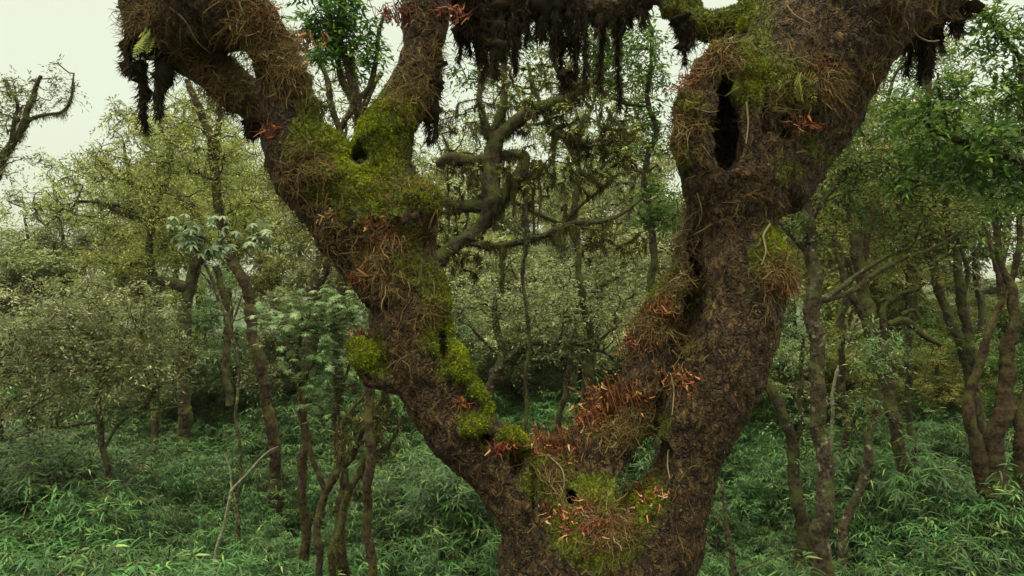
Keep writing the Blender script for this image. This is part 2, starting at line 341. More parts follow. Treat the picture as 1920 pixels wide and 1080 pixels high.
# surface nets
def surface_nets(S):
    neg = S < 0
    c = np.zeros((nx - 1, ny - 1, nz - 1), np.int8)
    for i in (0, 1):
        for j in (0, 1):
            for k in (0, 1): c += neg[i:nx - 1 + i, j:ny - 1 + j, k:nz - 1 + k]
    I, J, K = np.nonzero((c > 0) & (c < 8)); del c
    acc = np.zeros((len(I), 3)); cnt = np.zeros(len(I))
    corners = [(i, j, k) for i in (0, 1) for j in (0, 1) for k in (0, 1)]
    for a in corners:
        for ax in range(3):
            if a[ax]: continue
            b = list(a); b[ax] = 1
            sa = S[I + a[0], J + a[1], K + a[2]]; sb = S[I + b[0], J + b[1], K + b[2]]
            m = (sa < 0) != (sb < 0); t = np.where(m, sa / np.where(m, sa - sb, 1), 0)
            p = np.array(a, float)[None] + t[:, None] * (np.array(b) - np.array(a))[None]
            acc += p * m[:, None]; cnt += m
    V = lo + (np.stack([I, J, K], -1) + acc / cnt[:, None]) * VOX
    idx = np.full((nx - 1, ny - 1, nz - 1), -1, np.int32); idx[I, J, K] = np.arange(len(I))
    Fs = []
    for ax in range(3):
        sl0 = [slice(1, -1)] * 3; sl1 = [slice(1, -1)] * 3; sl0[ax] = slice(0, -1); sl1[ax] = slice(1, None)
        m0 = neg[tuple(sl0)]; m1 = neg[tuple(sl1)]
        e = np.array(np.nonzero(m0 != m1)); s0 = m0[tuple(e)]
        off = np.ones(3, int); off[ax] = 0; e = e + off[:, None]
        u, v = [(1, 2), (2, 0), (0, 1)][ax]
        du = np.zeros(3, int); du[u] = 1; dv = np.zeros(3, int); dv[v] = 1
        q = [idx[tuple(e - (du * a + dv * b)[:, None])] for a, b in ((1, 1), (0, 1), (0, 0), (1, 0))]
        q = np.stack(q, -1); q[~s0] = q[~s0][:, ::-1]; Fs.append(q)
    Fq = np.concatenate(Fs); return V, Fq[(Fq >= 0).all(1)]
V, Q = surface_nets(S); del S
def vnormals(V, Q):
    fn = np.cross(V[Q[:, 2]] - V[Q[:, 0]], V[Q[:, 3]] - V[Q[:, 1]]); vn = np.zeros_like(V)
    for i in range(4): 
        for a in range(3): vn[:, a] += np.bincount(Q[:, i], fn[:, a], len(V))
    return unit(vn), fn
VN, FN = vnormals(V, Q)
# spots: (px, py, radius px, strength)
MOSS = [(750, 210, 50, .9), (715, 262, 55, 1), (790, 370, 36, 1), (700, 385, 55, .8), (620, 330, 45, .8), (582, 215, 28, .9), (560, 285, 40, .7), (640, 300, 30, 1), (700, 320, 40, .7),
        (687, 672, 34, 1.2), (868, 695, 22, 1.3), (895, 735, 22, 1.3), (915, 765, 16, 1.2), (885, 800, 28, .8), (965, 828, 26, 1.2), (828, 560, 34, .8), (835, 620, 24, .9), (832, 700, 22, .6), (1110, 925, 34, .8), (1125, 990, 70, .8),
        (1210, 950, 50, .8), (1040, 870, 40, .4), (1000, 900, 30, .6), (1456, 490, 34, 1.1), (1448, 440, 20, .9), (1400, 140, 44, .8), (1500, 180, 50, .6), (1535, 270, 40, .8), (1545, 220, 34, .7), (1480, 310, 40, .5), (1340, 50, 60, .8),
        (770, 440, 40, .7), (640, 400, 40, .6), (300, 90, 40, .5), (600, 360, 36, .8), (1280, 30, 50, .8), (1060, 1030, 50, .5), (1150, 1050, 60, .4), (1260, 620, 50, .35), (1200, 800, 60, .3), (1290, 300, 40, .5), (1300, 560, 50, .4), (560, 160, 26, .5), (575, 240, 30, .9), (600, 260, 40, .8), (680, 350, 50, .9), (650, 460, 40, .4), (760, 480, 50, .55), (800, 520, 40, .6), (820, 640, 26, .8), (850, 690, 24, .9), (860, 660, 20, 1.2), (1020, 850, 30, .7), (1080, 960, 50, .45), (1190, 955, 45, .6), (1260, 540, 40, .5), (1220, 620, 40, .45), (1430, 100, 40, .4), (1290, 200, 30, .5), (790, 60, 30, .3), (500, 100, 50, .35), (430, 160, 40, .4), (1390, 560, 40, .2), (1130, 800, 40, .25)]
FIB = [(480, 60, 110), (300, 40, 90), (400, 150, 90), (540, 120, 60), (700, 480, 90), (560, 350, 70), (780, 400, 60), (730, 560, 80), (810, 60, 80), (780, 160, 50), (1330, 130, 60), (1290, 250, 50), (1500, 240, 60), (1560, 150, 60), (1290, 540, 40),
       (1230, 640, 70), (1150, 770, 60), (1150, 980, 60), (1040, 880, 40), (1300, 400, 60), (1460, 520, 40), (1272, 715, 36), (1235, 900, 40), (640, 430, 60), (1700, 20, 60), (1640, 160, 40), (1380, 350, 60)]
pxv = 960 + V[:, 0] / V[:, 1] * F; pyv = 540 - (V[:, 2] - CZ) / V[:, 1] * F
moss = np.zeros(len(V)); fib = np.zeros(len(V))
for a, b, r, s_ in MOSS: moss = np.maximum(moss, s_ * np.exp(-((pxv - a) ** 2 + (pyv - b) ** 2) / (r * r * 1.9)))
for a, b, r in FIB: fib = np.maximum(fib, np.exp(-((pxv - a) ** 2 + (pyv - b) ** 2) / (r * r)))
n1 = np.array([noise.fractal(Vector(v * 2.2), .8, 2.1, 4) for v in V]); n2 = np.array([noise.turbulence(Vector(v * 9.0), 3, False) for v in V])
n3 = np.array([noise.noise(Vector((v[0] * 6, v[1] * 6, v[2] * 2.2))) for v in V])
n4 = np.array([1 - abs(noise.noise(Vector((v[0] * 14, v[1] * 14, v[2] * 6 + .8 * math.sin(v[0] * 5))))) * 4 for v in V]).clip(0, 1)
hole = 1.0 * ((np.abs(pxv - (1224 - 62 * (pyv - 832) / 90)) < 26) & (pyv > 815) & (pyv < 940))
for a, b, hw, hh in HOLES: hole = np.maximum(hole, ((pxv - a) ** 2 / (hw * 1.25) ** 2 + (pyv - b) ** 2 / (hh * 1.2) ** 2 < 1) & (hw > 12))
fib = fib * np.clip(.55 + 1.6 * n1 + .5 * n3, .1, 1.4)
moss = np.clip(moss + .38 * n1 * (.6 + moss) + .26 * np.clip(VN[:, 2], -.4, 1) - .03, 0, 1.2)
upper = np.clip((700 - pyv) / 500, 0, 1)
V = V + VN * ((.026 * n1 + .017 * (n2 - .45) * (1 + 2.2 * fib) + .018 * n3 - .016 * n4 + .03 * np.clip(moss - .35, 0, .6))[:, None])
VN, FN = vnormals(V, Q)
area = np.linalg.norm(FN, axis=1) * .5 * (1 - hole[Q].max(1))

m, t = newmat('old_tree_bark'); L = t.links.new
g = N_(t, 'ShaderNodeTexCoord'); am = N_(t, 'ShaderNodeAttribute', attribute_name='moss'); af = N_(t, 'ShaderNodeAttribute', attribute_name='fib')
na = N_(t, 'ShaderNodeTexNoise'); na.inputs['Scale'].default_value = 21; na.inputs['Detail'].default_value = 10; na.inputs['Roughness'].default_value = .72
nb = N_(t, 'ShaderNodeTexNoise'); nb.inputs['Scale'].default_value = 3.0; nb.inputs['Detail'].default_value = 6; nb.inputs['Roughness'].default_value = .65
nc = N_(t, 'ShaderNodeTexNoise'); nc.inputs['Scale'].default_value = 45; nc.inputs['Detail'].default_value = 5
vo = N_(t, 'ShaderNodeTexVoronoi', feature='DISTANCE_TO_EDGE'); vo.inputs['Scale'].default_value = 16; mpp = N_(t, 'ShaderNodeMapping'); mpp.inputs['Scale'].default_value = (1.3, 1.3, .55)
nw = N_(t, 'ShaderNodeTexNoise'); nw.inputs['Scale'].default_value = 9; nw.inputs['Detail'].default_value = 4; vm = N_(t, 'ShaderNodeVectorMath', operation='MULTIPLY_ADD'); vm.inputs[1].default_value = (.16, .16, .16)
L(g.outputs['Object'], nw.inputs['Vector']); L(nw.outputs['Color'], vm.inputs[0]); L(g.outputs['Object'], vm.inputs[2]); L(vm.outputs[0], mpp.inputs[0])
ms2 = N_(t, 'ShaderNodeMapping'); ms2.inputs['Scale'].default_value = (1.15, 1.15, .42); vs2 = N_(t, 'ShaderNodeVectorMath', operation='MULTIPLY_ADD'); vs2.inputs[1].default_value = (.12, .12, .12); L(nw.outputs['Color'], vs2.inputs[0]); L(g.outputs['Object'], vs2.inputs[2]); L(vs2.outputs[0], ms2.inputs[0]); L(ms2.outputs[0], na.inputs['Vector'])
for n in (nb, nc): L(g.outputs['Object'], n.inputs['Vector'])
L(mpp.outputs[0], vo.inputs['Vector']); vr_ = N_(t, 'ShaderNodeMapRange'); vr_.inputs[2].default_value = .16; vr_.inputs[3].default_value = -.35; vr_.inputs[4].default_value = .25; L(vo.outputs['Distance'], vr_.inputs[0])
ra_ = N_(t, 'ShaderNodeValToRGB'); set_ramp(ra_, [(.36, (.005, .0035, .002)), (.46, (.030, .019, .008)), (.55, (.085, .054, .022)), (.66, (.20, .138, .062))]); L(na.outputs['Fac'], ra_.inputs[0])
rb_ = N_(t, 'ShaderNodeValToRGB'); set_ramp(rb_, [(.36, (.5, .46, .40)), (.62, (1.15, 1.05, .9))]); L(nb.outputs['Fac'], rb_.inputs[0])
mm = N_(t, 'ShaderNodeMix', data_type='RGBA', blend_type='MULTIPLY'); mm.inputs[0].default_value = 1; vc = N_(t, 'ShaderNodeMapRange'); vc.inputs[2].default_value = .07; vc.inputs[3].default_value = .45; vc.inputs[4].default_value = 1.0; L(vo.outputs['Distance'], vc.inputs[0]); mv = N_(t, 'ShaderNodeMix', data_type='RGBA', blend_type='MULTIPLY'); mv.inputs[0].default_value = 1; L(ra_.outputs[0], mv.inputs[6]); L(vc.outputs[0], mv.inputs[7]); L(mv.outputs[2], mm.inputs[6]); L(rb_.outputs[0], mm.inputs[7])
rs_ = N_(t, 'ShaderNodeMapRange'); rs_.inputs[1].default_value = .70; rs_.inputs[2].default_value = .74; rs_.inputs[4].default_value = .7; L(nc.outputs['Fac'], rs_.inputs[0])
ms = N_(t, 'ShaderNodeMix', data_type='RGBA'); ms.inputs[7].default_value = (.24, .20, .14, 1); L(rs_.outputs[0], ms.inputs[0]); L(mm.outputs[2], ms.inputs[6])
rm = N_(t, 'ShaderNodeValToRGB'); set_ramp(rm, [(.3, (.025, .032, .004)), (.5, (.075, .095, .007)), (.7, (.17, .22, .012))]); L(na.outputs['Fac'], rm.inputs[0])
mb2 = N_(t, 'ShaderNodeMix', data_type='RGBA', blend_type='MULTIPLY'); mb2.inputs[0].default_value = 1
gm = N_(t, 'ShaderNodeMapRange'); gm.inputs[1].default_value = .3; gm.inputs[2].default_value = 1.0; gm.inputs[3].default_value = .7; gm.inputs[4].default_value = 1.7; L(am.outputs['Fac'], gm.inputs[0])
L(rm.outputs[0], mb2.inputs[6]); L(gm.outputs[0], mb2.inputs[7])
fa = N_(t, 'ShaderNodeMath', operation='MULTIPLY_ADD'); fa.inputs[1].default_value = .55; L(na.outputs['Fac'], fa.inputs[0]); L(am.outputs['Fac'], fa.inputs[2])
fr = N_(t, 'ShaderNodeMapRange'); fr.inputs[1].default_value = .56; fr.inputs[2].default_value = .74; L(fa.outputs[0], fr.inputs[0])
mx = N_(t, 'ShaderNodeMix', data_type='RGBA'); L(fr.outputs[0], mx.inputs[0]); L(ms.outputs[2], mx.inputs[6]); L(mb2.outputs[2], mx.inputs[7])
ad = N_(t, 'ShaderNodeMath', operation='MULTIPLY_ADD'); ad.inputs[1].default_value = .5; L(nc.outputs['Fac'], ad.inputs[0]); L(na.outputs['Fac'], ad.inputs[2])
bp = N_(t, 'ShaderNodeBump'); bp.inputs['Strength'].default_value = 1.0; bp.inputs['Distance'].default_value = .06; ad2 = N_(t, 'ShaderNodeMath', operation='ADD'); L(ad.outputs[0], ad2.inputs[0]); L(vr_.outputs[0], ad2.inputs[1]); L(ad2.outputs[0], bp.inputs['Height'])
pr = N_(t, 'ShaderNodeBsdfPrincipled'); pr.inputs['Roughness'].default_value = .65; pr.inputs['Specular IOR Level'].default_value = .24
L(mx.outputs[2], pr.inputs['Base Color']); L(bp.outputs[0], pr.inputs['Normal']); om = N_(t, 'ShaderNodeOutputMaterial'); L(pr.outputs[0], om.inputs[0])
M['old'] = m

old = tag(empty('ancient_tree'), 'huge gnarled tree with a forked mossy trunk and hollows, filling the middle of the view', 'tree')
mb = MB(); mb.add(V, [Q]); trunk = mb.build('trunk', [M['old']], old, True, {'moss': moss, 'fib': fib})
bvh = BVHTree.FromPolygons([tuple(v) for v in V], [tuple(q) for q in Q.tolist()])
def surf(px, py, dflt=6.0):
    d = Vector(P(px, py, 1.0) - np.array([0, 0, CZ])).normalized()
    h = bvh.ray_cast(Vector((0, 0, CZ)), d)
    if h[0] is None: return P(px, py, dflt), np.array([0, -1.0, 0])
    return np.array(h[0]), np.array(h[1])

fc = V[Q].mean(1); fnn = unit(FN); fm = moss[Q].mean(1); ff = fib[Q].mean(1)
infront = np.clip(.3 - fnn[:, 1], .04, 1)
def sample(w, n):
    p = area * w; p = p / p.sum(); i = rng.choice(len(Q), n, p=p)
    uv = rng.random((n, 2)); q = V[Q[i]]
    pos = (q[:, 0] * (1 - uv[:, :1]) + q[:, 1] * uv[:, :1]) * (1 - uv[:, 1:]) + (q[:, 3] * (1 - uv[:, :1]) + q[:, 2] * uv[:, :1]) * uv[:, 1:]
    return i, pos, fnn[i]
vis = (fc[:, 2] > CZ - 3.2)
# short moss pile
mb = MB(); i, p, n = sample(np.clip(fm - .34, 0, 1) * vis * 1.0, 110000)
u = unit(n + rng.normal(size=p.shape) * .55 + np.array([0, 0, -.15])); tt = np.clip(.30 + .50 * fm[i] + rng.normal(size=len(p)) * .12, 0, 1)
quads_leaf(mb, p - n * .006, u, unit(rng.normal(size=p.shape)), rng.uniform(.012, .036, len(p)), rng.uniform(.006, .014, len(p)), 0, tt)
mp = mb.build('moss_coat', [M['tuft']], old); mp['kind'] = 'stuff'; mp['label'] = 'bright green and olive moss pile'
# matted fibres and rootlets
def crawl(p, n, K, step, wander, grav, lift):
    N = len(p); pts = np.zeros((N, K, 3)); d = unit(np.cross(n, rng.normal(size=p.shape))); d = unit(d + np.array([0, 0, -grav])); q = p + n * lift; 
    for k in range(K):
        pts[:, k] = q; d = unit(d + rng.normal(size=p.shape) * wander + np.array([0, 0, -grav * .3])); d = unit(d - n * (d * n).sum(1, keepdims=True) * .6)
        q = q + d * step[:, None]
    return pts
mb = MB(); i, p, n = sample((ff ** 1.5 + .012) * vis * infront, 15000)
st = rng.uniform(.012, .042, len(p)); pts = crawl(p, n, 6, st, .45, .25, .010 + .02 * rng.random((len(p), 1)))
ribbons(mb, pts, unit(np.cross(pts[:, 1] - pts[:, 0], n)), rng.uniform(.003, .011, len(p)), 0, np.clip(rng.beta(1.3, 2.0, len(p)) * (.75 + .3 * ff[i]), 0, 1))
i, p, n = sample((ff ** 3) * vis * infront, 1500)       # longer loose ends sticking out
st = rng.uniform(.02, .05, len(p)); d = unit(n + rng.normal(size=p.shape) * .7); pts = np.zeros((len(p), 6, 3)); q = p.copy()
for k in range(6):
    pts[:, k] = q; d = unit(d + rng.normal(size=p.shape) * .35 + np.array([0, 0, -.35])); q = q + d * st[:, None]
ribbons(mb, pts, unit(np.cross(pts[:, 1] - pts[:, 0], rng.normal(size=p.shape))), rng.uniform(.003, .007, len(p)), 0, rng.random(len(p)))
# bark flakes and litter crumbs
i, p, n = sample((.5 + ff) * vis * infront, 9000)
u = unit(np.cross(n, rng.normal(size=p.shape)) + n * .18)
quads_leaf(mb, p, u, n, rng.uniform(.012, .04, len(p)), rng.uniform(.008, .02, len(p)), 0, rng.beta(1.2, 2.4, len(p)) * .8)
mf = mb.build('root_fibres', [M['fibre']], old); mf['kind'] = 'stuff'; mf['label'] = 'matted brown rootlets and loose fibres'

# pale aerial roots / thin vines lying on the bark
def vine(pts, r=.006, mat='fibre', tint=.86, name='thin_root'):
    a = []
    for q in pts:
        s_, n_ = surf(*q); a.append(s_ + n_ * .02)
    p, rr = smooth_path(a, np.full(len(a), r), .04, .008); rr = rr * np.linspace(1.1, .6, len(rr)); mb = MB(); tube(mb, p, rr, 5, 0, tint)
    return mb.build(name, [M[mat]], old, True)
vine([(1018, 855), (1028, 880), (1030, 905), (1048, 932)], .008); vine([(1030, 860), (1052, 880), (1055, 910), (1050, 935)], .007)
vine([(1400, 190), (1402, 230), (1402, 270)], .008); vine([(1260, 700), (1268, 730), (1262, 780)], .007)
vine([(1700, 20), (1712, 60), (1740, 78), (1760, 76)], .010); vine([(320, 15), (350, 40), (375, 75), (397, 98)], .008)
vine([(1257, 840), (1256, 870), (1258, 900)], .007); vine([(1475, 12), (1490, 30), (1520, 48)], .006)
vine([(1300, 440), (1320, 430), (1340, 418)], .006); vine([(1440, 420), (1432, 445), (1434, 470), (1428, 500)], .010)
vine([(985, 880), (1000, 920), (1010, 950)], .007); vine([(1310, 360), (1318, 400), (1308, 430)], .006)

# dried orange leaf clumps lodged on the bark
def dry_clump(px, py, n, spr, label, tone=.45, ln=.12, cat='leaf litter'):
    c, nn = surf(px, py); mb = MB(); n = int(n * rng.uniform(1.0, 2.0)); ln *= rng.uniform(.6, 1.25); tone -= .06
    ctr = []
    for _ in range(n):
        for _t in range(8):
            s_, n_ = surf(px + rng.normal() * spr * 1.3, py + rng.normal() * spr * .8)
            if np.linalg.norm(s_ - c) < .08 + spr * .012: break
        else: s_, n_ = c + rng.normal(size=3) * .02, nn
        ctr.append(np.concatenate([s_ + n_ * rng.uniform(.0, .035), n_]))
    ctr.sort(key=lambda q: q[0] + .3 * q[2]); st_ = np.array([q[:3] for q in ctr]); tube(mb, st_ + rng.normal(size=st_.shape) * .004, np.full(len(st_), .0035), 3, 0, .25)   # the dead stalk that ties the clump together
    ctr = np.array(ctr); p = ctr[:, :3]; nr = ctr[:, 3:]; K = 6; pts = np.zeros((n, K, 3)); d = unit(np.cross(nr, rng.normal(size=p.shape)) + nr * .22 + rng.normal(size=p.shape) * .35 - [0, 0, .15]); curl = rng.normal(size=p.shape) * .75; q = p.copy(); st = rng.uniform(.25, 1.15, n) * ln / K
    for k in range(K):
        pts[:, k] = q; d = unit(d + curl + np.array([0, 0, -.14]) + rng.normal(size=p.shape) * .3); q = q + d * st[:, None]
    ribbons(mb, pts, unit(np.cross(pts[:, 1] - pts[:, 0], nr + rng.normal(size=p.shape) * .6)), rng.uniform(.004, .020, n), 0, np.clip(tone + rng.normal(size=n) * .28, 0, 1))
    for v in mb.v: v -= c.astype(np.float32)
    o = mb.build('dried_leaf_clump', [M['dry']]); o.location = c; tag(o, label, cat, 'dried leaf clumps lodged on the old tree'); return o
for a in [
    (1322, 108, 70, 16, 'orange dried fronds heaped on top of the lobe above the tall hollow', .4), (1290, 150, 45, 14, 'rusty fibres trailing down the outer left edge of the hollow lobe', .35),
    (1505, 232, 50, 12, 'small orange dried frond sticking out right of the tall hollow', .55), (1540, 128, 40, 13, 'dark red dried fronds high on the right limb under its top', .3),
    (1240, 578, 90, 13, 'upper orange strip of dried leaves on the edge of the inner limb', .35), (1192, 640, 100, 16, 'orange brown leaves piled on the step of the inner limb', .35),
    (1152, 748, 170, 24, 'orange leaf litter strewn along the top of the low inner limb', .4), (1105, 785, 90, 18, 'pale orange leaf litter lower down the inner limb near the saddle', .5), (1030, 832, 150, 22, 'band of orange leaves lying in the saddle between the two limbs', .4),
    (1122, 992, 130, 17, 'big fan of orange curled leaves low on the trunk under the small round hole', .42), (1060, 965, 40, 16, 'few tan leaves just below left of the small round hole', .7), (1098, 950, 40, 10, 'small reddish leaves on the lip of the small round hole', .45), (722, 450, 60, 14, 'dried orange fronds hanging from the big moss cushion on the left limb', .5),
    (700, 420, 35, 10, 'dried frond tips on the mossy left limb beside the fork', .5), (868, 755, 35, 8, 'orange leaf caught beside the bright moss strip', .45), (946, 838, 40, 9, 'orange leaves beside the moss at the left end of the saddle', .5),
    (1275, 712, 60, 14, 'tangle of pinkish dried fronds where inner and right limbs meet', .55), (1205, 745, 25, 8, 'single red leaf sprig on the broad inner limb', .3), (1205, 935, 45, 16, 'tan and orange leaves on the mossy foot of the right limb', .65),
    (685, 635, 45, 10, 'rusty leaves on top of the round moss knob', .4), (682, 520, 45, 9, 'orange brown fringe on the left edge of the left limb', .35), (1468, 540, 45, 9, 'orange tips under the moss patch on the right edge of the trunk limb', .5), (500, 20, 60, 22, 'orange fibres on the top of the upper left limb', .35), (560, 75, 50, 16, 'rusty fibres on the right flank of the upper left limb', .3), (505, 245, 30, 8, 'small orange tuft in the crook of the two left branches', .5), (742, 25, 60, 14, 'red brown fibres hanging down the left of the middle branch', .3), (850, 20, 60, 12, 'rusty fibres hanging at the right of the middle branch', .3)]:
    dry_clump(*a)
dry_clump(616, 400, 14, 8, 'pale dry strap leaves hanging off the left limb under the fork', .95, .22)
dry_clump(1243, 925, 10, 8, 'pale dry stalks hanging on the foot of the right limb', .95, .16)
dry_clump(1185, 965, 10, 8, 'cream coloured dry leaf pair below the moss at the trunk', .95, .14)
dry_clump(1068, 1000, 10, 8, 'pale dry leaf stuck on the lower trunk left of the orange fan', .9, .14)

# hanging moss
def hang(strands, d, label, tone=.3, dens=1.0, group='dark hanging moss clumps'):
    """strands: (px, ytop, ybottom, width px)"""
    mb = MB(); root = None
    for px, y0, y1, w in strands:
        for s_ in range(max(1, int(w / 6))):
            x0 = px + rng.uniform(-.5, .5) * w; yb = y0 + (y1 - y0) * rng.uniform(.35, 1.0) ** 1.3 if s_ else y1; dd = d + rng.uniform(-.12, .12)
            k = max(4, int((yb - y0) / 12)); yy = np.linspace(y0, yb, k); xx = (x0 if s_ else px) + np.cumsum(rng.normal(size=k) * 2.5)
            p = np.array([P(a, b, dd) for a, b in zip(xx, yy)]); L_ = np.linspace(0, 1, k)
            r = (min(w, 20) * rng.uniform(.3, .7) * (1 - L_) ** .6 * (1 + .45 * rng.normal(size=k)) + 1.0).clip(.8) * dd / F
            p2, r2 = smooth_path(p, r, .035); tube(mb, p2, r2 * (1 + .25 * rng.normal(size=len(r2))), 7, 0, tone * .6, .25)
            nb_ = int(len(p2) * 42 * dens); ii = rng.integers(0, len(p2), nb_)
            u = unit(rng.normal(size=(nb_, 3)) * [.5, .5, .5] + [0, 0, -1.3]); pos = p2[ii] + u * [1, 1, 0] * r2[ii][:, None] * .8
            blades(mb, pos, u, unit(rng.normal(size=(nb_, 3))), rng.uniform(.02, .12, nb_), rng.uniform(.003, .011, nb_), 0, np.clip(tone + rng.normal(size=nb_) * .2, 0, 1), .2)
            if root is None: root = p[0]
    for v in mb.v: v -= root.astype(np.float32)
    o = mb.build('hanging_moss', [M['shag']]); o.location = root; tag(o, label, 'moss', group); return o
hang([(246, 20, 125, 26), (234, 80, 128, 10), (262, 60, 110, 16)], 5.95, 'dark moss dangling at the outer end of the upper left limb', .3)
hang([(262, 118, 240, 15), (250, 120, 132, 22)], 6.0, 'long thin dark moss strand, lowest of those at the upper left')
hang([(298, 100, 212, 20), (318, 110, 150, 26)], 6.0, 'forked dark moss clump right of the long thin strand, upper left')
hang([(478, 225, 252, 28)], 6.0, 'small dark tuft under the crook of the two left branches')
hang([(805, 120, 262, 20), (812, 60, 200, 22)], 6.25, 'dark moss strand along the right underside of the middle branch', .25)
hang([(868, 0, 110, 36), (888, 30, 80, 30)], 6.6, 'dark moss hanging nearest the middle branch at the top', .2)
hang([(912, 0, 145, 44), (930, 40, 135, 30), (900, 60, 120, 20)], 6.65, 'broadest shaggy moss curtain at the top, between the two forks', .4)
hang([(962, 0, 130, 22), (985, -10, 80, 34)], 6.7, 'narrow moss curtain right of the broadest one', .3)
hang([(1030, -5, 75, 50), (1042, 30, 130, 18), (1065, 0, 100, 30)], 6.75, 'dark moss mass at the top with a hooked twig below', .2)
hang([(1090, 0, 150, 16), (1083, 60, 140, 10), (1062, 135, 165, 22)], 6.75, 'curved hooked moss strand below the overhead limb', .2)
hang([(1130, 0, 60, 50), (1165, -5, 50, 50), (1195, 0, 45, 36)], 6.8, 'short moss fringe under the right part of the overhead limb', .35)
hang([(1282, 30, 115, 26), (1296, 40, 80, 16)], 6.5, 'dark moss bundle hanging left of the right limb top', .25)
hang([(1150, 30, 200, 10), (1130, 60, 160, 8)], 7.0, 'thin dark twigs and moss trailing under the overhead limb', .3)
hang([(1722, 30, 150, 50), (1745, 40, 130, 40), (1700, 40, 90, 40)], 6.35, 'dark red brown moss bulk hanging under the limb at the upper right', .3)
hang([(1790, 10, 60, 60)], 6.3, 'short dark moss at the outer end of the upper right limb', .25)
hang([(1160, 5, 60, 40), (1010, 5, 70, 40), (950, 0, 60, 60), (1100, 5, 50, 50)], 6.95, 'back row of moss behind the overhead limb', .3)

# ------------------------------------------------------------------ tree grower
def grow(paths, tips, step=.3, gn=.35, rtip=.006, expo=.45, pull=1.0):
    """attach every tip to its nearest branch; returns list of (pts, radii) and the tip segments"""
    pos = []; par = []; giv = []; chains = []
    for p, r in paths:
        ch = []
        st = max(1, int(step * .5 / max(1e-6, np.linalg.norm(p[1] - p[0]))))
        for i in range(0, len(p), st):
            par.append(ch[-1] if ch else -1); ch.append(len(pos)); pos.append(p[i]); giv.append(r[i])
        chains.append(None)
    npos = np.zeros((len(pos) + len(tips) * 40, 3)); n = len(pos); npos[:n] = pos; n0 = n
    tips = np.asarray(tips); cen = npos[:n]
    d0 = np.array([np.min(np.linalg.norm(cen - t_, axis=1)) for t_ in tips]); tips = tips[np.argsort(d0)]
    cnt = np.zeros(len(npos)); segs = []; ends = []
    for t_ in tips:
        dv = npos[:n] - t_; ds = np.linalg.norm(dv, axis=1) + pull * np.clip(dv[:, 2], 0, 9) * .6
        j = int(np.argmin(ds)); a = npos[j]; D = np.linalg.norm(t_ - a)
        if D < .05: continue
        k = min(38, max(2, int(D / step) + 1)); tt = np.linspace(0, 1, k + 1)[1:, None]
        off = unit(rng.normal(size=3)) * gn * D * .35; off2 = rng.normal(size=3) * gn * D * .12
        q = a + (t_ - a) * tt + off * np.sin(tt * math.pi) + off2 * np.sin(tt * 2 * math.pi) + rng.normal(size=(k, 3)) * gn * step * .25
        q[-1] = t_
        prev = j; ids = [j]
        for z in q:
            npos[n] = z; par.append(prev); prev = n; ids.append(n); n += 1
        segs.append(ids); ends.append(ids)
    for i in range(n - 1, n0 - 1, -1):
        if cnt[i] == 0: cnt[i] = 1
        if par[i] >= 0: cnt[par[i]] += cnt[i] if i in () else 0
    # downstream counts
    c = np.zeros(n); leafn = np.ones(n, bool)
    for i in range(n0, n):
        if par[i] >= 0: leafn[par[i]] = False
    c[:][leafn] = 1
    for i in range(n - 1, n0 - 1, -1):
        if par[i] >= 0: c[par[i]] += c[i]
    rad = rtip * np.maximum(c, 1) ** expo
    outp = []
    for ids in segs:
        r = rad[ids].copy(); r[0] = r[1]; outp.append((npos[ids], r))
    return outp, [(npos[e[-2]], npos[e[-1]]) for e in ends]

def leaves_at(mb, ends, per, spread, L, Wd, mat=0, droop=.15, hang_=.0, flat=.6, kind='quad', nper=9):
    """sprays of leaves: every twig end carries several twiglets with leaves set alternately along them"""
    E = np.array([e[1] for e in ends]); D = unit(np.array([e[1] - e[0] for e in ends])); n = len(E); ns = max(1, int(round(per / nper)))
    k = np.repeat(np.arange(n), ns); K = len(k); ct = rng.normal(size=n) * .13
    w = unit(rng.normal(size=(K, 3)) * [1, 1, .55] + D[k] * .6 - [0, 0, hang_]); up = unit(np.array([0, 0, 1.0]) + rng.normal(size=(K, 3)) * .35); sd = unit(np.cross(w, up)); ln = spread * rng.uniform(.9, 2.0, K)
    st = E[k] - D[k] * rng.uniform(0, spread * 1.3, (K, 1)) + rng.normal(size=(K, 3)) * spread * .18; tk = np.clip(.5 + ct[k] + rng.normal(size=K) * .10, 0, 1)
    i = np.repeat(np.arange(K), nper); N = len(i); j = np.tile(np.arange(nper), K); f = (j + 1) / nper; sg = np.where(j % 2, 1.0, -1.0); sg[j == nper - 1] = 0
    p = st[i] + w[i] * (ln[i] * f)[:, None] + np.array([0, 0, -.25]) * (f ** 2 * ln[i])[:, None] + rng.normal(size=(N, 3)) * L * .18
    u = unit(w[i] * .75 + sd[i] * (sg * .9)[:, None] + rng.normal(size=(N, 3)) * .32 - [0, 0, hang_ * .6]); nr = unit(up[i] + rng.normal(size=(N, 3)) * .35)
    tt = np.clip(tk[i] + rng.normal(size=N) * .13, 0, 1)
    (quads_leaf if kind == 'quad' else blades)(mb, p, u, nr, L * rng.uniform(.65, 1.25, N), Wd * rng.uniform(.7, 1.2, N), mat, tt, droop=droop)
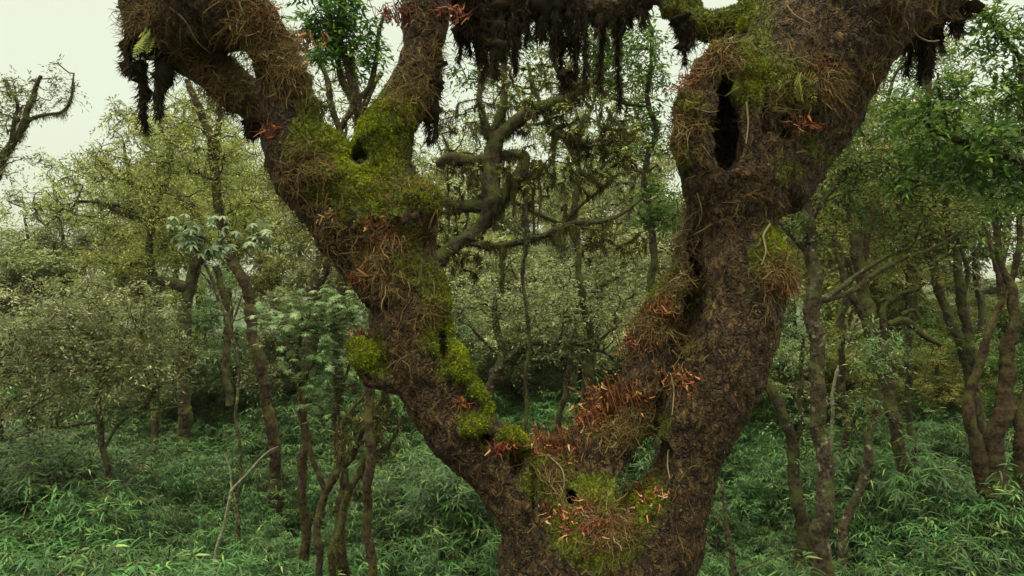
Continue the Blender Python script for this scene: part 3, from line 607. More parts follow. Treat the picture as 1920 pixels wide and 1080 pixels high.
def whorls(mb, ends, nw, spread, L, Wd, nl=8, tilt=-.15):
    E = np.array([e[1] for e in ends]); n = len(E)
    for _ in range(nw):
        c = E + rng.normal(size=(n, 3)) * spread; ax1 = unit(rng.normal(size=(n, 3)) * .35 + [0, 0, 1]); a1 = unit(np.cross(ax1, rng.normal(size=(n, 3)))); b1 = np.cross(ax1, a1)
        tt = np.clip(.5 + rng.normal(size=n) * .2, 0, 1)
        for k in range(nl):
            th = 2 * math.pi * k / nl + rng.normal(size=(n, 1)) * .15; u = unit(a1 * np.cos(th) + b1 * np.sin(th) + ax1 * tilt)
            blades(mb, c, u, ax1, L * rng.uniform(.75, 1.15, n), Wd, 0, np.clip(tt + rng.normal(size=n) * .06, 0, 1), .22)
def gnarly(mb, p, r, amp=1.0):
    """trunk skin: finely divided tube with knobs, dents and ragged moss bulges"""
    L_ = np.linalg.norm(np.diff(p, axis=0), axis=1).sum(); k = int(np.clip(L_ / .035, 8, 260)); f = np.linspace(0, len(p) - 1, k); i = np.minimum(f.astype(int), len(p) - 2); w = f - i
    q = p[i] * (1 - w)[:, None] + p[i + 1] * w[:, None]; rr = r[i] * (1 - w) + r[i + 1] * w; rr = rr * (1 + .03 * np.sin(f * .6 + rng.uniform(0, 6)))
    n0 = sum(len(v) for v in mb.v); tube(mb, q, rr, 14, 0, .5); v = mb.v[-1].astype(float); c = np.repeat(q, 14, 0); d = v - c; R_ = np.repeat(rr, 14)[:, None]
    g = np.array([noise.fractal(Vector(x * 7), .7, 2.0, 3) + .6 * noise.noise(Vector(x * 22)) for x in v])[:, None]
    mb.v[-1] = (c + d * (1 + np.clip(g * .27 * amp * np.minimum(1, .06 / R_ + .35), -.4, .8))).astype(np.float32)
def fringe(mb, paths, per_m, ln, mat=0, rmin=.02, hangd=1.2, tone=.5):
    """ragged clumped moss on branches: short pile all round, longer wisps in bunches underneath"""
    for p, r in paths:
        if r.max() < rmin: continue
        L_ = np.linalg.norm(np.diff(p, axis=0), axis=1).sum(); n = int(L_ * per_m * (.6 + min(3.5, r.mean() / .025)))
        if n < 2: continue
        ncl = max(2, int(L_ * 7)); cc = rng.random(ncl) * (len(p) - 1); cs = rng.beta(1, 2.2, ncl) * 1.5 + .2; ct = rng.normal(size=ncl) * .16
        k = rng.integers(0, ncl, n); per = (len(p) - 1) / L_; f = np.clip(cc[k] + rng.normal(size=n) * .06 * per, 0, len(p) - 1.001)
        i = f.astype(int); w = (f - i)[:, None]; c = p[i] * (1 - w) + p[i + 1] * w; rr = r[i]
        low = rng.random(n) < .5
        o_ = unit(rng.normal(size=(n, 3)) - [0, 0, .9] * low[:, None]); u = unit(o_ * np.where(low, .35, .9)[:, None] + [0, 0, -1] * np.where(low, hangd, .25)[:, None] + rng.normal(size=(n, 3)) * .28)
        l_ = np.where(low, ln * cs[k] * rng.uniform(.3, 1.1, n), rng.uniform(.02, .06, n))
        blades(mb, c + o_ * rr[:, None] * .85, u, unit(rng.normal(size=(n, 3))), l_, rng.uniform(.004, .012, n), mat, np.clip(tone + ct[k] + rng.normal(size=n) * .16, 0, 1), .15)
def blob_tips(blobs, dflt):
    o = []
    for b in blobs:
        px, py, rx, ry, n = b[:5]; d = b[5] if len(b) > 5 else dflt; rd = b[6] if len(b) > 6 else rx * d / F * .9
        q = unit(rng.normal(size=(n, 3))) * (rng.random((n, 1)) ** (1 / 2.4))
        c = P(px, py, d); o.append(c + q * [rx * d / F, rd, ry * d / F])
    return np.concatenate(o)
def shift(mb, r):
    for v in mb.v: v -= r.astype(np.float32)

def hero(name, label, d, stems, blobs, leafm, barkm='bark', per=26, spread=.22, L=.09, Wd=.032, cat='tree', group=None, gn=.35, rtip=.006, fr=(60, .08), kind='quad', hang_=.1, foot=True, extra=None, gnarl=.05, step=.3, expo=.45, fr_tone=.5, whorl=None, rs=.72):
    paths = [px_path(s_, d, foot=(foot and k == 0), gnarl=gnarl, step=.1, rs=rs) for k, s_ in enumerate(stems)]
    root = paths[0][0][0].copy()
    tw, ends = grow(paths, blob_tips(blobs, d), step, gn, rtip, expo) if blobs else ([], [])
    e = tag(empty(name, root), label, cat, group)
    mb = MB()
    for p, r in paths: gnarly(mb, p, r)
    for p, r in tw: tube(mb, p, r, 4 if r[0] < .02 else 6, 0)
    shift(mb, root); mb.build('trunk', [M[barkm]], e, True)
    if fr:
        mb = MB(); fringe(mb, paths + tw, fr[0], fr[1], tone=fr_tone, rmin=fr[2] if len(fr) > 2 else .018)
        if mb.n: shift(mb, root); tag(mb.build('moss_fringe', [M['beard']], e), kind='stuff')
    if ends and (per or whorl):
        mb = MB()
        if per: leaves_at(mb, ends, per, spread, L, Wd, hang_=hang_, kind=kind)
        if whorl: whorls(mb, ends, *whorl)
        shift(mb, root); mb.build('crown', [M[leafm]], e)
    return e

# ------------------------------------------------------------------ nearer trees one can tell apart
hero('forest_tree', 'slender twisted tree with a reddish mossy trunk, left of the old tree', 14.5,
     [[(516, 930, 15), (512, 820, 15), (496, 730, 14), (478, 640, 14), (462, 545, 13), (432, 475, 13), (410, 400, 12), (404, 320, 11), (390, 250, 10), (368, 190, 9), (352, 150, 7)], [(404, 330, 8), (408, 250, 8), (412, 200, 6)]],
     [(330, 240, 80, 60, 90), (430, 300, 80, 70, 110), (480, 400, 70, 70, 90), (300, 330, 60, 50, 50), (400, 130, 70, 40, 24)], 'yellow', 'bark_red', per=24, spread=.26, L=.08, Wd=.026, fr=(150, .10))
hero('young_tree', 'pale slim sapling with hand shaped whorled leaves, left of the twisted tree', 12.5,
     [[(448, 900, 4), (444, 700, 4), (433, 612, 4.5), (400, 540, 4), (375, 480, 3), (362, 462, 2.5)], [(433, 612, 3), (446, 580, 2.5), (455, 550, 2)], [(400, 540, 3), (385, 518, 2.5), (372, 508, 2)]],
     [(365, 430, 52, 30, 22), (398, 455, 30, 24, 9), (485, 445, 26, 16, 9)], 'pale', 'bark_lich', per=0, whorl=(2, .12, .17, .05, 8, -.35), fr=None, rtip=.005)
hero('young_tree', 'dark forked young tree with moss laden branches, bottom left of the trunk', 10.3,
     [[(596, 1085, 9), (598, 1000, 9.5), (610, 930, 10), (640, 880, 9), (668, 830, 8), (700, 780, 6), (722, 740, 4)], [(612, 925, 8), (588, 870, 7), (572, 800, 6), (560, 730, 5), (556, 660, 5)], [(640, 880, 6), (628, 820, 5), (640, 740, 4), (660, 680, 3)], [(668, 830, 5), (700, 820, 4), (740, 760, 3)]],
     [(560, 600, 80, 50, 95), (650, 590, 60, 40, 70), (600, 680, 70, 40, 60), (600, 760, 60, 30, 16)], 'blue', 'bark_red', per=0, whorl=(3, .10, .085, .016, 11, .1), fr=(160, .07), rtip=.0045, fr_tone=.45)
hero('forest_tree', 'thin straight stem under a wide grey green crown, far left', 12.8,
     [[(206, 960, 8), (200, 900, 8), (194, 830, 8), (186, 760, 7), (180, 690, 6), (178, 620, 5)], [(195, 840, 5), (225, 795, 3.5), (280, 770, 3), (335, 760, 2)], [(190, 790, 4), (120, 800, 3), (40, 815, 2.5), (-20, 830, 2)]],
     [(160, 580, 170, 70, 260), (60, 660, 130, 90, 200), (270, 660, 110, 80, 200), (180, 720, 150, 60, 130), (30, 750, 120, 70, 100)], 'grey', 'bark_lich', per=24, spread=.22, L=.085, Wd=.026, fr=(50, .06))
hero('forest_tree', 'dark spreading tree with level moss hung boughs behind the sapling', 17,
     [[(345, 760, 16), (345, 640, 16), (352, 560, 16), (365, 490, 14), (370, 420, 12), (340, 370, 12), (300, 330, 8), (318, 300, 5)], [(352, 540, 16), (310, 528, 13), (270, 520, 9), (235, 530, 6)], [(360, 500, 14), (400, 470, 10), (450, 460, 8), (500, 440, 5)], [(365, 420, 12), (300, 410, 10), (240, 400, 8), (200, 385, 6), (180, 375, 3)], [(430, 760, 10), (425, 640, 10), (425, 560, 9), (400, 500, 8)]],
     [(250, 470, 90, 40, 90), (350, 400, 120, 50, 110), (480, 400, 60, 50, 60), (250, 350, 70, 40, 50)], 'yellow', 'bark', per=26, spread=.30, L=.085, Wd=.03, fr=(160, .20), hang_=.3)
hero('forest_tree', 'thick leaning trunk with orange moss half hidden behind the left limb', 11.5,
     [[(570, 780, 10), (572, 700, 12), (592, 580, 20), (602, 500, 20), (610, 430, 17), (618, 340, 12), (600, 250, 8)]],
     [(560, 420, 40, 60, 40), (640, 300, 50, 60, 40), (640, 500, 50, 50, 40)], 'grey', 'bark_red', per=22, fr=(200, .10), fr_tone=.35)
hero('dead_tree', 'pale bare forked stick standing in the bamboo, bottom left', 10.6,
     [[(400, 1062, 3.5), (420, 990, 4), (434, 930, 4), (436, 915, 4), (470, 880, 3), (500, 850, 2), (522, 838, 1.5)], [(435, 920, 3), (430, 880, 2), (420, 850, 1.5)]], [], None, 'bark_pale', fr=None, gnarl=.02)
# twisted tree in the gap of the fork
hero('twisted_tree', 'contorted moss draped tree with a looped branch in the gap of the fork', 9.6,
     [[(1010, 1040, 18, 10.2), (960, 950, 17, 10.2), (880, 850, 16, 10.1), (805, 740, 16, 10), (775, 640, 15, 9.9), (785, 560, 14, 9.8), (815, 490, 14, 9.6), (860, 450, 12), (905, 432, 14), (922, 400, 18), (925, 350, 17), (917, 300, 17), (925, 255, 15), (965, 232, 12), (1010, 210, 12), (1050, 195, 10), (1085, 175, 8), (1105, 150, 6)],
      [(918, 300, 14), (880, 300, 10), (850, 295, 12), (820, 305, 7)], [(925, 400, 12), (895, 384, 14), (862, 388, 12), (836, 378, 7)],
      [(935, 388, 11), (950, 360, 11), (972, 330, 12), (985, 300, 9), (970, 285, 9), (945, 288, 9), (925, 300, 10)],
      [(1040, 198, 9), (1055, 175, 7), (1085, 160, 5), (1140, 150, 3)], [(915, 260, 9), (905, 220, 7), (895, 180, 5), (900, 130, 4)], [(917, 262, 7), (938, 210, 8), (945, 160, 6), (955, 110, 5)],
      [(905, 440, 10), (870, 452, 6), (920, 455, 6), (990, 452, 6), (1050, 432, 6), (1110, 415, 5), (1160, 400, 4), (1200, 372, 2)], [(1060, 235, 4), (1030, 245, 6), (1080, 262, 5), (1120, 268, 4), (1150, 235, 3)],
      [(1020, 445, 4), (1060, 420, 4), (1100, 380, 3), (1140, 340, 3)]],
     [(1130, 440, 130, 40, 36), (860, 220, 70, 40, 20), (1000, 150, 110, 60, 40), (880, 480, 50, 40, 20), (1150, 250, 80, 50, 40), (900, 330, 80, 40, 50), (1050, 200, 120, 60, 60), (1120, 300, 100, 60, 60), (820, 430, 50, 50, 24), (990, 330, 60, 60, 30)], 'yellow', 'bark', per=9, spread=.10, L=.05, Wd=.018, fr=(520, .15, .008), gn=.75, rtip=.008, fr_tone=.33, gnarl=.06, rs=1.0, step=.16)
e = bpy.data.objects['twisted_tree']; mb = MB(); root = np.array(e.location)
for px, y0, y1, d_ in ((940, 452, 545, 9.6), (1148, 250, 270, 9.5), (1000, 300, 440, 9.6), (1012, 300, 420, 9.5), (965, 330, 410, 9.5), (985, 380, 470, 9.6), (840, 390, 450, 9.5), (1130, 240, 290, 9.6), (1085, 240, 320, 9.6), (1040, 250, 330, 9.6)):
    k = 8; p = np.array([P(px + rng.normal() * 2, y, d_) for y in np.linspace(y0, y1, k)]); r = np.linspace(.05, .012, k) * rng.uniform(.6, 1.0); p, r = smooth_path(p, r, .05)
    tube(mb, p, r * (1 + .3 * rng.normal(size=len(r))).clip(.4), 6, 0, .3, .2); fringe(mb, [(p, r)], 260, .12, rmin=0, tone=.4)
shift(mb, root); mb.build('moss_beard', [M['beard']], e)
mb = MB(); p, r = px_path([(985, 380, 3), (988, 450, 3.2), (982, 520, 3), (990, 600, 3.4), (986, 700, 3.6), (990, 780, 3.2), (988, 850, 3)], 9.3, gnarl=.03, step=.06); z = float(hgt(p[-1][0], 9.3)); p = np.vstack([p, [p[-1][0], 9.3, z]]); r = np.append(r, r[-1])
tube(mb, p, r, 6, 0, .4, .15); fringe(mb, [(p, r)], 170, .07, rmin=0, tone=.45)
o = mb.build('hanging_vine', [M['bark'], M['beard']]); tag(o, 'long straight mossy vine dropping through the gap of the fork', 'vine')
hero('forest_tree', 'low bushy tree with pale bare twigs in the middle of the fork', 13,
     [[(905, 900, 12), (915, 740, 14), (945, 660, 11), (930, 620, 9), (925, 560, 6)], [(920, 700, 9), (980, 655, 7), (1060, 640, 6), (1120, 655, 5), (1170, 690, 3)], [(1060, 640, 5), (1090, 680, 4), (1130, 715, 3)], [(880, 610, 4), (905, 640, 4), (935, 665, 4)]],
     [(900, 560, 80, 60, 90), (1010, 560, 90, 60, 120), (1110, 600, 90, 60, 130), (1180, 560, 60, 60, 70), (960, 640, 100, 30, 30)], 'grey', 'bark_lich', per=20, spread=.2, L=.075, Wd=.028, fr=(50, .08))
hero('forest_tree', 'dark leaning stems under the bushy tree, seen above the saddle', 15,
     [[(1050, 800, 8), (1062, 720, 8), (1075, 650, 7), (1080, 580, 6)], [(1098, 800, 8), (1092, 730, 8), (1110, 660, 7), (1130, 590, 6)]], [(1080, 540, 90, 60, 120), (1180, 480, 90, 60, 140), (900, 500, 80, 60, 90)], 'grey', 'bark', per=24, spread=.25, L=.085, Wd=.03, fr=(40, .08))
# right hand trees
hero('forest_tree', 'reddish mossy trunk standing just right of the old tree', 9.8,
     [[(1542, 1085, 27), (1540, 980, 25), (1545, 900, 22), (1545, 840, 20), (1535, 760, 19), (1528, 690, 19), (1528, 600, 20), (1530, 530, 19), (1518, 470, 17), (1508, 400, 16), (1520, 320, 13), (1560, 220, 10)], [(1530, 565, 9), (1600, 545, 7), (1660, 500, 6), (1720, 475, 5), (1800, 440, 3)], [(1532, 570, 8), (1590, 530, 6), (1640, 500, 5), (1700, 465, 3)], [(1520, 480, 9), (1480, 440, 6), (1450, 400, 4)], [(1512, 420, 9), (1570, 340, 7), (1640, 300, 5)]],
     [(1590, 330, 100, 60, 120), (1560, 240, 60, 60, 50), (1490, 420, 50, 40, 24), (1690, 430, 110, 40, 22), (1740, 300, 80, 60, 50)], 'dark', 'bark_lich', per=18, spread=.16, L=.075, Wd=.028, fr=(200, .05), rtip=.005, fr_tone=.4)
e = hero('forest_tree', 'dark trunk with elbowed mossy branches, second trunk right of the old tree', 13.5,
     [[(1700, 960, 15), (1692, 880, 15), (1680, 800, 16), (1662, 720, 18), (1645, 650, 18), (1625, 580, 18), (1612, 500, 16), (1605, 430, 13), (1590, 380, 11), (1570, 300, 8)], [(1640, 620, 12), (1600, 560, 9), (1575, 500, 7), (1560, 440, 5)], [(1655, 690, 9), (1658, 590, 8), (1680, 555, 7), (1720, 540, 5)], [(1665, 610, 9), (1700, 600, 9), (1735, 632, 7), (1760, 650, 4)], [(1690, 590, 5), (1715, 580, 5), (1728, 605, 4), (1722, 618, 3)], [(1618, 520, 8), (1625, 440, 8), (1640, 380, 6), (1660, 320, 4)]],
     [(1640, 330, 120, 80, 170), (1760, 400, 90, 50, 80), (1560, 430, 60, 50, 40), (1700, 500, 90, 50, 50), (1620, 760, 60, 40, 14)], 'yellow', 'bark', per=22, spread=.22, L=.08, Wd=.03, fr=(130, .09))
hero('forest_tree', 'curved dark trunk emerging from behind the right limb', 12.2,
     [[(1502, 1010, 15), (1495, 930, 16), (1488, 860, 15), (1475, 800, 14), (1455, 750, 13), (1428, 700, 12), (1415, 640, 10), (1400, 560, 8)], [(1490, 850, 7), (1500, 780, 7), (1505, 700, 6), (1500, 640, 4)]],
     [(1490, 640, 60, 50, 60), (1510, 800, 50, 80, 34), (1480, 560, 60, 60, 50)], 'blue', 'bark', per=20, spread=.2, L=.08, Wd=.024, fr=(60, .07))
hero('forest_tree', 'mottled trunk leaning to the right in front of the bamboo', 11.6,
     [[(1578, 1040, 12), (1596, 960, 12), (1616, 890, 11), (1632, 830, 10), (1645, 770, 9), (1652, 700, 7)]], [(1650, 650, 60, 50, 44), (1620, 760, 50, 30, 14)], 'blue', 'bark_lich', per=20, spread=.18, L=.09, Wd=.02, fr=(40, .05))
hero('forest_tree', 'pair of smooth slender trunks rising right of the leaning trunk', 15.5,
     [[(1862, 960, 13), (1848, 860, 13), (1835, 780, 13), (1815, 700, 12), (1795, 630, 12), (1765, 560, 11), (1748, 500, 10), (1738, 430, 8), (1750, 360, 6)], [(1840, 800, 12), (1822, 700, 13), (1812, 620, 13), (1800, 530, 12), (1785, 460, 10), (1775, 400, 8), (1780, 320, 6)], [(1805, 560, 6), (1812, 510, 6), (1796, 440, 5)]],
     [(1740, 340, 110, 70, 170), (1830, 380, 70, 70, 80), (1720, 240, 90, 60, 80), (1780, 620, 120, 60, 60), (1870, 260, 60, 60, 50)], 'dark', 'bark', per=22, spread=.24, L=.085, Wd=.032, fr=(40, .06))
hero('forest_tree', 'thick cluster of dark trunks at the right edge', 12.3,
     [[(1880, 1000, 42), (1868, 920, 34), (1866, 840, 26), (1880, 760, 24), (1892, 680, 20), (1898, 590, 16), (1890, 520, 12), (1872, 460, 9), (1862, 400, 6)], [(1850, 930, 22), (1828, 830, 18), (1818, 740, 14), (1850, 640, 10), (1880, 560, 9), (1910, 470, 8), (1915, 400, 6)], [(1905, 950, 22), (1912, 860, 17), (1916, 780, 15), (1935, 680, 14), (1930, 560, 10)], [(1885, 560, 7), (1868, 500, 6), (1850, 450, 4), (1838, 420, 3)]],
     [(1900, 350, 70, 60, 60), (1860, 430, 50, 40, 14), (1940, 480, 50, 70, 40), (1890, 200, 80, 60, 70), (1960, 600, 60, 80, 50)], 'dark', 'bark_red', per=20, spread=.24, L=.09, Wd=.034, fr=(80, .06), rs=.66)
hero('dead_tree', 'short dark snag beside the foot of the right limb', 9.6,
     [[(1374, 1085, 9), (1368, 1020, 7), (1360, 960, 5.5), (1352, 905, 4)], [(1366, 1010, 4), (1345, 975, 3), (1335, 968, 2)], [(1400, 1090, 5), (1380, 1075, 4), (1440, 1050, 3)]], [], None, 'bark_lich', fr=(60, .03, 0), gnarl=.02)
hero('dead_tree', 'pale bare branching dead tree between the right hand trunks', 18,
     [[(1560, 760, 4), (1575, 680, 4), (1592, 630, 4), (1610, 590, 3), (1640, 570, 2)], [(1592, 630, 3), (1585, 600, 2), (1570, 585, 1.5)], [(1600, 610, 2.5), (1630, 600, 2), (1650, 602, 1.4)], [(1575, 690, 2.5), (1610, 660, 2), (1630, 640, 1.4)]], [], None, 'bark_pale', fr=None, gnarl=.03)
# tall leafy trees that close the upper part of the view
hero('tall_tree', 'leafy tree with dark drooping twigs between left and middle branches', 8.8,
     [[(700, 1250, 10, 9.6), (690, 900, 12, 9.6), (700, 600, 14, 9.6), (690, 400, 14, 9.2), (668, 190, 12), (650, 140, 10), (640, 60, 10), (650, -60, 9)], [(665, 185, 9), (690, 170, 8), (705, 120, 6), (712, 60, 5), (722, 20, 4)], [(662, 180, 9), (640, 150, 9), (628, 100, 7), (620, 40, 5)]],
     [(640, 40, 70, 60, 110), (590, 90, 40, 40, 40), (690, 100, 40, 40, 40), (620, -60, 110, 40, 60)], 'dark', 'bark_red', per=16, spread=.13, L=.10, Wd=.028, fr=(200, .12), kind='blade', rtip=.005)
hero('tall_tree', 'tall sparse tree with fine lit leaves left of the tall hollow', 11,
     [[(1245, 1100, 10), (1230, 800, 12), (1225, 500, 10), (1212, 330, 8), (1225, 250, 7), (1215, 190, 6), (1225, 100, 5), (1200, 0, 4)], [(1212, 330, 4), (1150, 290, 3), (1100, 280, 2)], [(1215, 200, 4), (1160, 190, 4), (1110, 150, 3)], [(1214, 420, 4), (1190, 390, 3), (1160, 370, 2)]],
     [(1180, 120, 90, 90, 130), (1100, 90, 70, 70, 60), (1190, 250, 80, 60, 60), (1230, 390, 60, 60, 70), (900, 130, 60, 40, 36), (1000, 80, 80, 60, 50)], 'dark', 'bark', per=15, spread=.16, L=.09, Wd=.034, fr=(60, .07), rtip=.005)
hero('tall_tree', 'big leaved dark green tree filling the upper right corner', 9.5,
     [[(2010, 1250, 18), (1990, 800, 16), (1970, 500, 14), (1935, 340, 12), (1880, 290, 9), (1800, 265, 8), (1745, 235, 8), (1735, 190, 7), (1738, 140, 8), (1730, 60, 8)], [(1960, 480, 7), (1920, 200, 7), (1905, 100, 6), (1860, 40, 5), (1815, -10, 5)], [(1905, 100, 4), (1935, 120, 3)], [(1745, 240, 5), (1755, 300, 4), (1750, 340, 2)], [(1780, 255, 3), (1765, 180, 3), (1755, 130, 3)]],
     [(1830, 280, 90, 60, 150), (1890, 130, 60, 90, 90), (1720, 230, 60, 60, 50), (1870, 40, 60, 40, 60), (1780, 170, 60, 50, 50), (1900, 330, 60, 60, 70), (1700, 330, 60, 40, 40)], 'dark', 'bark', per=13, spread=.24, L=.12, Wd=.045, fr=(90, .06), rtip=.005)
hero('forest_tree', 'mossy topped tree rising into the sky at the far left edge', 19,
     [[(-60, 900, 18), (-50, 600, 16), (-30, 400, 14), (10, 290, 11), (40, 240, 9), (60, 190, 7), (75, 140, 4)], [(5, 290, 8), (60, 226, 5), (110, 210, 4), (135, 180, 3), (140, 140, 2)], [(20, 270, 6), (30, 200, 4), (10, 150, 3)]],
     [(40, 180, 70, 50, 60), (10, 300, 40, 30, 26), (120, 150, 30, 50, 16), (-20, 230, 60, 60, 40)], 'grey', 'bark', per=16, spread=.3, L=.11, Wd=.035, fr=(260, .25, .02), rtip=.012)

hero('forest_tree', 'tangled twiggy tree with fine moss hung branches in the upper middle of the fork', 13,
     [[(1100, 900, 10), (1108, 700, 10), (1095, 560, 9), (1075, 430, 9), (1085, 340, 8), (1060, 260, 7), (1010, 190, 6), (985, 120, 4)], [(1085, 340, 6), (1150, 300, 5), (1190, 240, 4), (1240, 230, 3)], [(1062, 265, 6), (1110, 200, 4), (1130, 120, 3)], [(1078, 430, 6), (1010, 400, 5), (940, 370, 4), (880, 340, 3)]],
     [(1000, 160, 110, 80, 90), (1130, 170, 100, 90, 110), (1190, 300, 90, 70, 80), (900, 230, 90, 80, 70), (1020, 320, 120, 60, 80), (1150, 60, 90, 50, 40)], 'yellow', 'bark', per=16, spread=.2, L=.065, Wd=.024, fr=(160, .16, .012), gn=.7, rtip=.007, fr_tone=.5)
hero('forest_tree', 'drooping brown mossy tree glimpsed in the left V under the dark leaves', 11,
     [[(640, 900, 12), (632, 700, 12), (640, 520, 11), (655, 360, 11), (668, 260, 10), (690, 190, 8), (715, 130, 6)], [(662, 290, 8), (625, 220, 8), (610, 150, 7), (600, 90, 5)], [(640, 240, 7), (665, 180, 6), (660, 110, 5)]],
     [(640, 180, 70, 90, 60), (690, 240, 40, 60, 30), (600, 200, 40, 60, 30)], 'yellow', 'bark_red', per=10, spread=.16, L=.06, Wd=.022, fr=(400, .20, .01), gn=.6, rtip=.007, fr_tone=.36)
hero('forest_tree', 'airy tree with feathery olive foliage and bare twigs between sky and the level boughs', 17,
     [[(290, 800, 10), (296, 600, 10), (280, 450, 9), (300, 370, 8), (320, 300, 6), (300, 230, 4)], [(285, 430, 6), (240, 390, 5), (190, 380, 4)], [(300, 370, 6), (220, 330, 4), (180, 290, 3)]],
     [(220, 320, 110, 60, 110), (330, 230, 90, 80, 110), (120, 380, 90, 50, 70), (420, 200, 60, 50, 50)], 'yellow', 'bark', per=14, spread=.3, L=.08, Wd=.028, fr=(120, .2, .012), gn=.6, rtip=.008)
hero('forest_tree', 'slender leaning stem carrying an airy green crown high at the right', 14.5,
     [[(1700, 1000, 9), (1712, 850, 9), (1700, 700, 8), (1712, 560, 8), (1700, 440, 7), (1670, 330, 6), (1660, 220, 5), (1690, 110, 4)], [(1700, 440, 5), (1760, 340, 4), (1830, 260, 3)], [(1672, 330, 5), (1620, 250, 4), (1590, 180, 3)]],
     [(1640, 230, 100, 80, 130), (1760, 260, 110, 90, 150), (1860, 330, 80, 70, 90), (1720, 120, 90, 50, 70), (1620, 380, 80, 50, 60)], 'dark', 'bark', per=18, spread=.28, L=.09, Wd=.034, fr=(80, .07), gn=.5)
hero('forest_tree', 'second slender stem with thin yellowish leaves beside the reddish mossy trunk', 16,
     [[(1580, 900, 9), (1585, 760, 9), (1575, 640, 8), (1590, 520, 8), (1560, 420, 6), (1545, 330, 5)]],
     [(1560, 340, 90, 70, 110), (1650, 470, 90, 50, 80), (1480, 480, 60, 50, 50), (1590, 620, 80, 40, 50)], 'yellow', 'bark', per=18, spread=.28, L=.09, Wd=.034, fr=(80, .07), gn=.5)

hero('twisted_tree', 'small twisted sapling hung with shaggy moss under the round moss knob', 10.0,
     [[(628, 1090, 7), (632, 1000, 7), (650, 930, 7), (690, 860, 6.5), (716, 800, 6), (722, 740, 5), (705, 700, 4)], [(655, 925, 5), (640, 860, 5), (650, 790, 4), (680, 740, 3)], [(690, 860, 5), (730, 830, 4), (748, 780, 3)]],
     [(690, 770, 60, 50, 40), (650, 820, 50, 50, 30), (720, 830, 40, 50, 24)], 'yellow', 'bark', per=9, spread=.10, L=.05, Wd=.018, fr=(520, .16, .008), gn=.8, rtip=.006, fr_tone=.42, rs=.9, step=.14)
# fern tufts growing on the upper left limb
for px, py, lab in ((288, 72, 'yellow green fern tuft on the outer upper left limb'), (1490, 150, 'low fern tuft on the right limb beside the dark red fronds')):
    c, nn = surf(px, py); mb = MB()
    for _ in range(9):
        d0 = unit(nn * .7 + rng.normal(size=3) * .7); K = 9; q = c.copy(); ln = rng.uniform(.14, .26)
        for k in range(K):
            d0 = unit(d0 + [0, 0, -.16]); q = q + d0 * ln / K; sd = unit(np.cross(d0, nn + rng.normal(size=3) * .1)); w = .055 * math.sin(math.pi * (k + 1) / (K + 1)) + .01
            blades(mb, np.array([q, q]), unit(np.array([sd, -sd]) + d0 * .5), np.array([nn, nn]), w, .012, 0, rng.uniform(.4, .9), .1)
        tube(mb, np.array([c, (c + q) / 2 + [0, 0, .01], q]), np.array([.003, .002, .001]), 3, 0, .3)
    shift(mb, c); o = mb.build('fern', [M['yellow']]); o.location = c; tag(o, lab, 'fern', 'fern tufts on the old tree')

# ------------------------------------------------------------------ background trees: six kinds, copied
def proto(kind, H, R, z0, ntip, per, L, Wd, leafm, spread, gn=.35, fr=(8, .3), barkm='bark_far', hang_=.15):
    h_ = np.linspace(0, H * .8, 9); lean = rng.normal(size=2) * .25
    tp = np.stack([lean[0] * np.sin(h_ * .5) + .02 * h_, lean[1] * np.sin(h_ * .6), h_], 1); tr = np.linspace(.16, .05, 9)
    tp, tr = smooth_path(tp, tr, .3, .05)
    zc = (H + z0) / 2; hz = (H - z0) / 2; nb_ = 30
    lob = unit(rng.normal(size=(nb_, 3)) + [0, 0, .25]) * (rng.random((nb_, 1)) ** .4) * [R * .85, R * .85, hz * .85]; li = rng.integers(0, nb_, ntip); ls = rng.uniform(.7, 1.35, nb_)[li][:, None]
    q = unit(rng.normal(size=(ntip, 3))) * (rng.random((ntip, 1)) ** (1 / 2.4))
    tips = lob[li] + q * ls * [R * .25, R * .25, R * .14] + [0, 0, zc]
    tw, ends = grow([(tp, tr)], tips, .45, gn, .010, .45)
    a = MB(); tube(a, tp, tr, 8, 0, .5, .06)
    for p, r in tw: tube(a, p, r, 4, 0)
    b = MB(); leaves_at(b, ends, per, spread, L, Wd, hang_=hang_)
    if fr: fringe(b, tw, fr[0], fr[1], 1, rmin=.03)
    return a.mesh('trunk', [M[barkm]], True), b.mesh('crown', [M[leafm], M['beard']])
PR = {'grey': proto('g', 9, 2.8, 1.2, 520, 52, .16, .062, 'grey', .34), 'grey2': proto('g', 9, 3.2, 1.5, 480, 52, .16, .058, 'grey', .38), 'yellow': proto('y', 9, 2.7, 1.0, 500, 50, .15, .06, 'yellow', .34),
      'yellow2': proto('y', 9, 3.0, 2.0, 420, 50, .16, .058, 'yellow', .36), 'dark': proto('d', 9, 2.7, 1.4, 450, 50, .16, .06, 'dark', .34), 'blue': proto('b', 9, 2.6, .8, 450, 50, .16, .05, 'blue', .36),
      'thin': proto('t', 9, 2.6, 3.5, 300, 22, .15, .055, 'grey', .32, .5, (14, .35))}
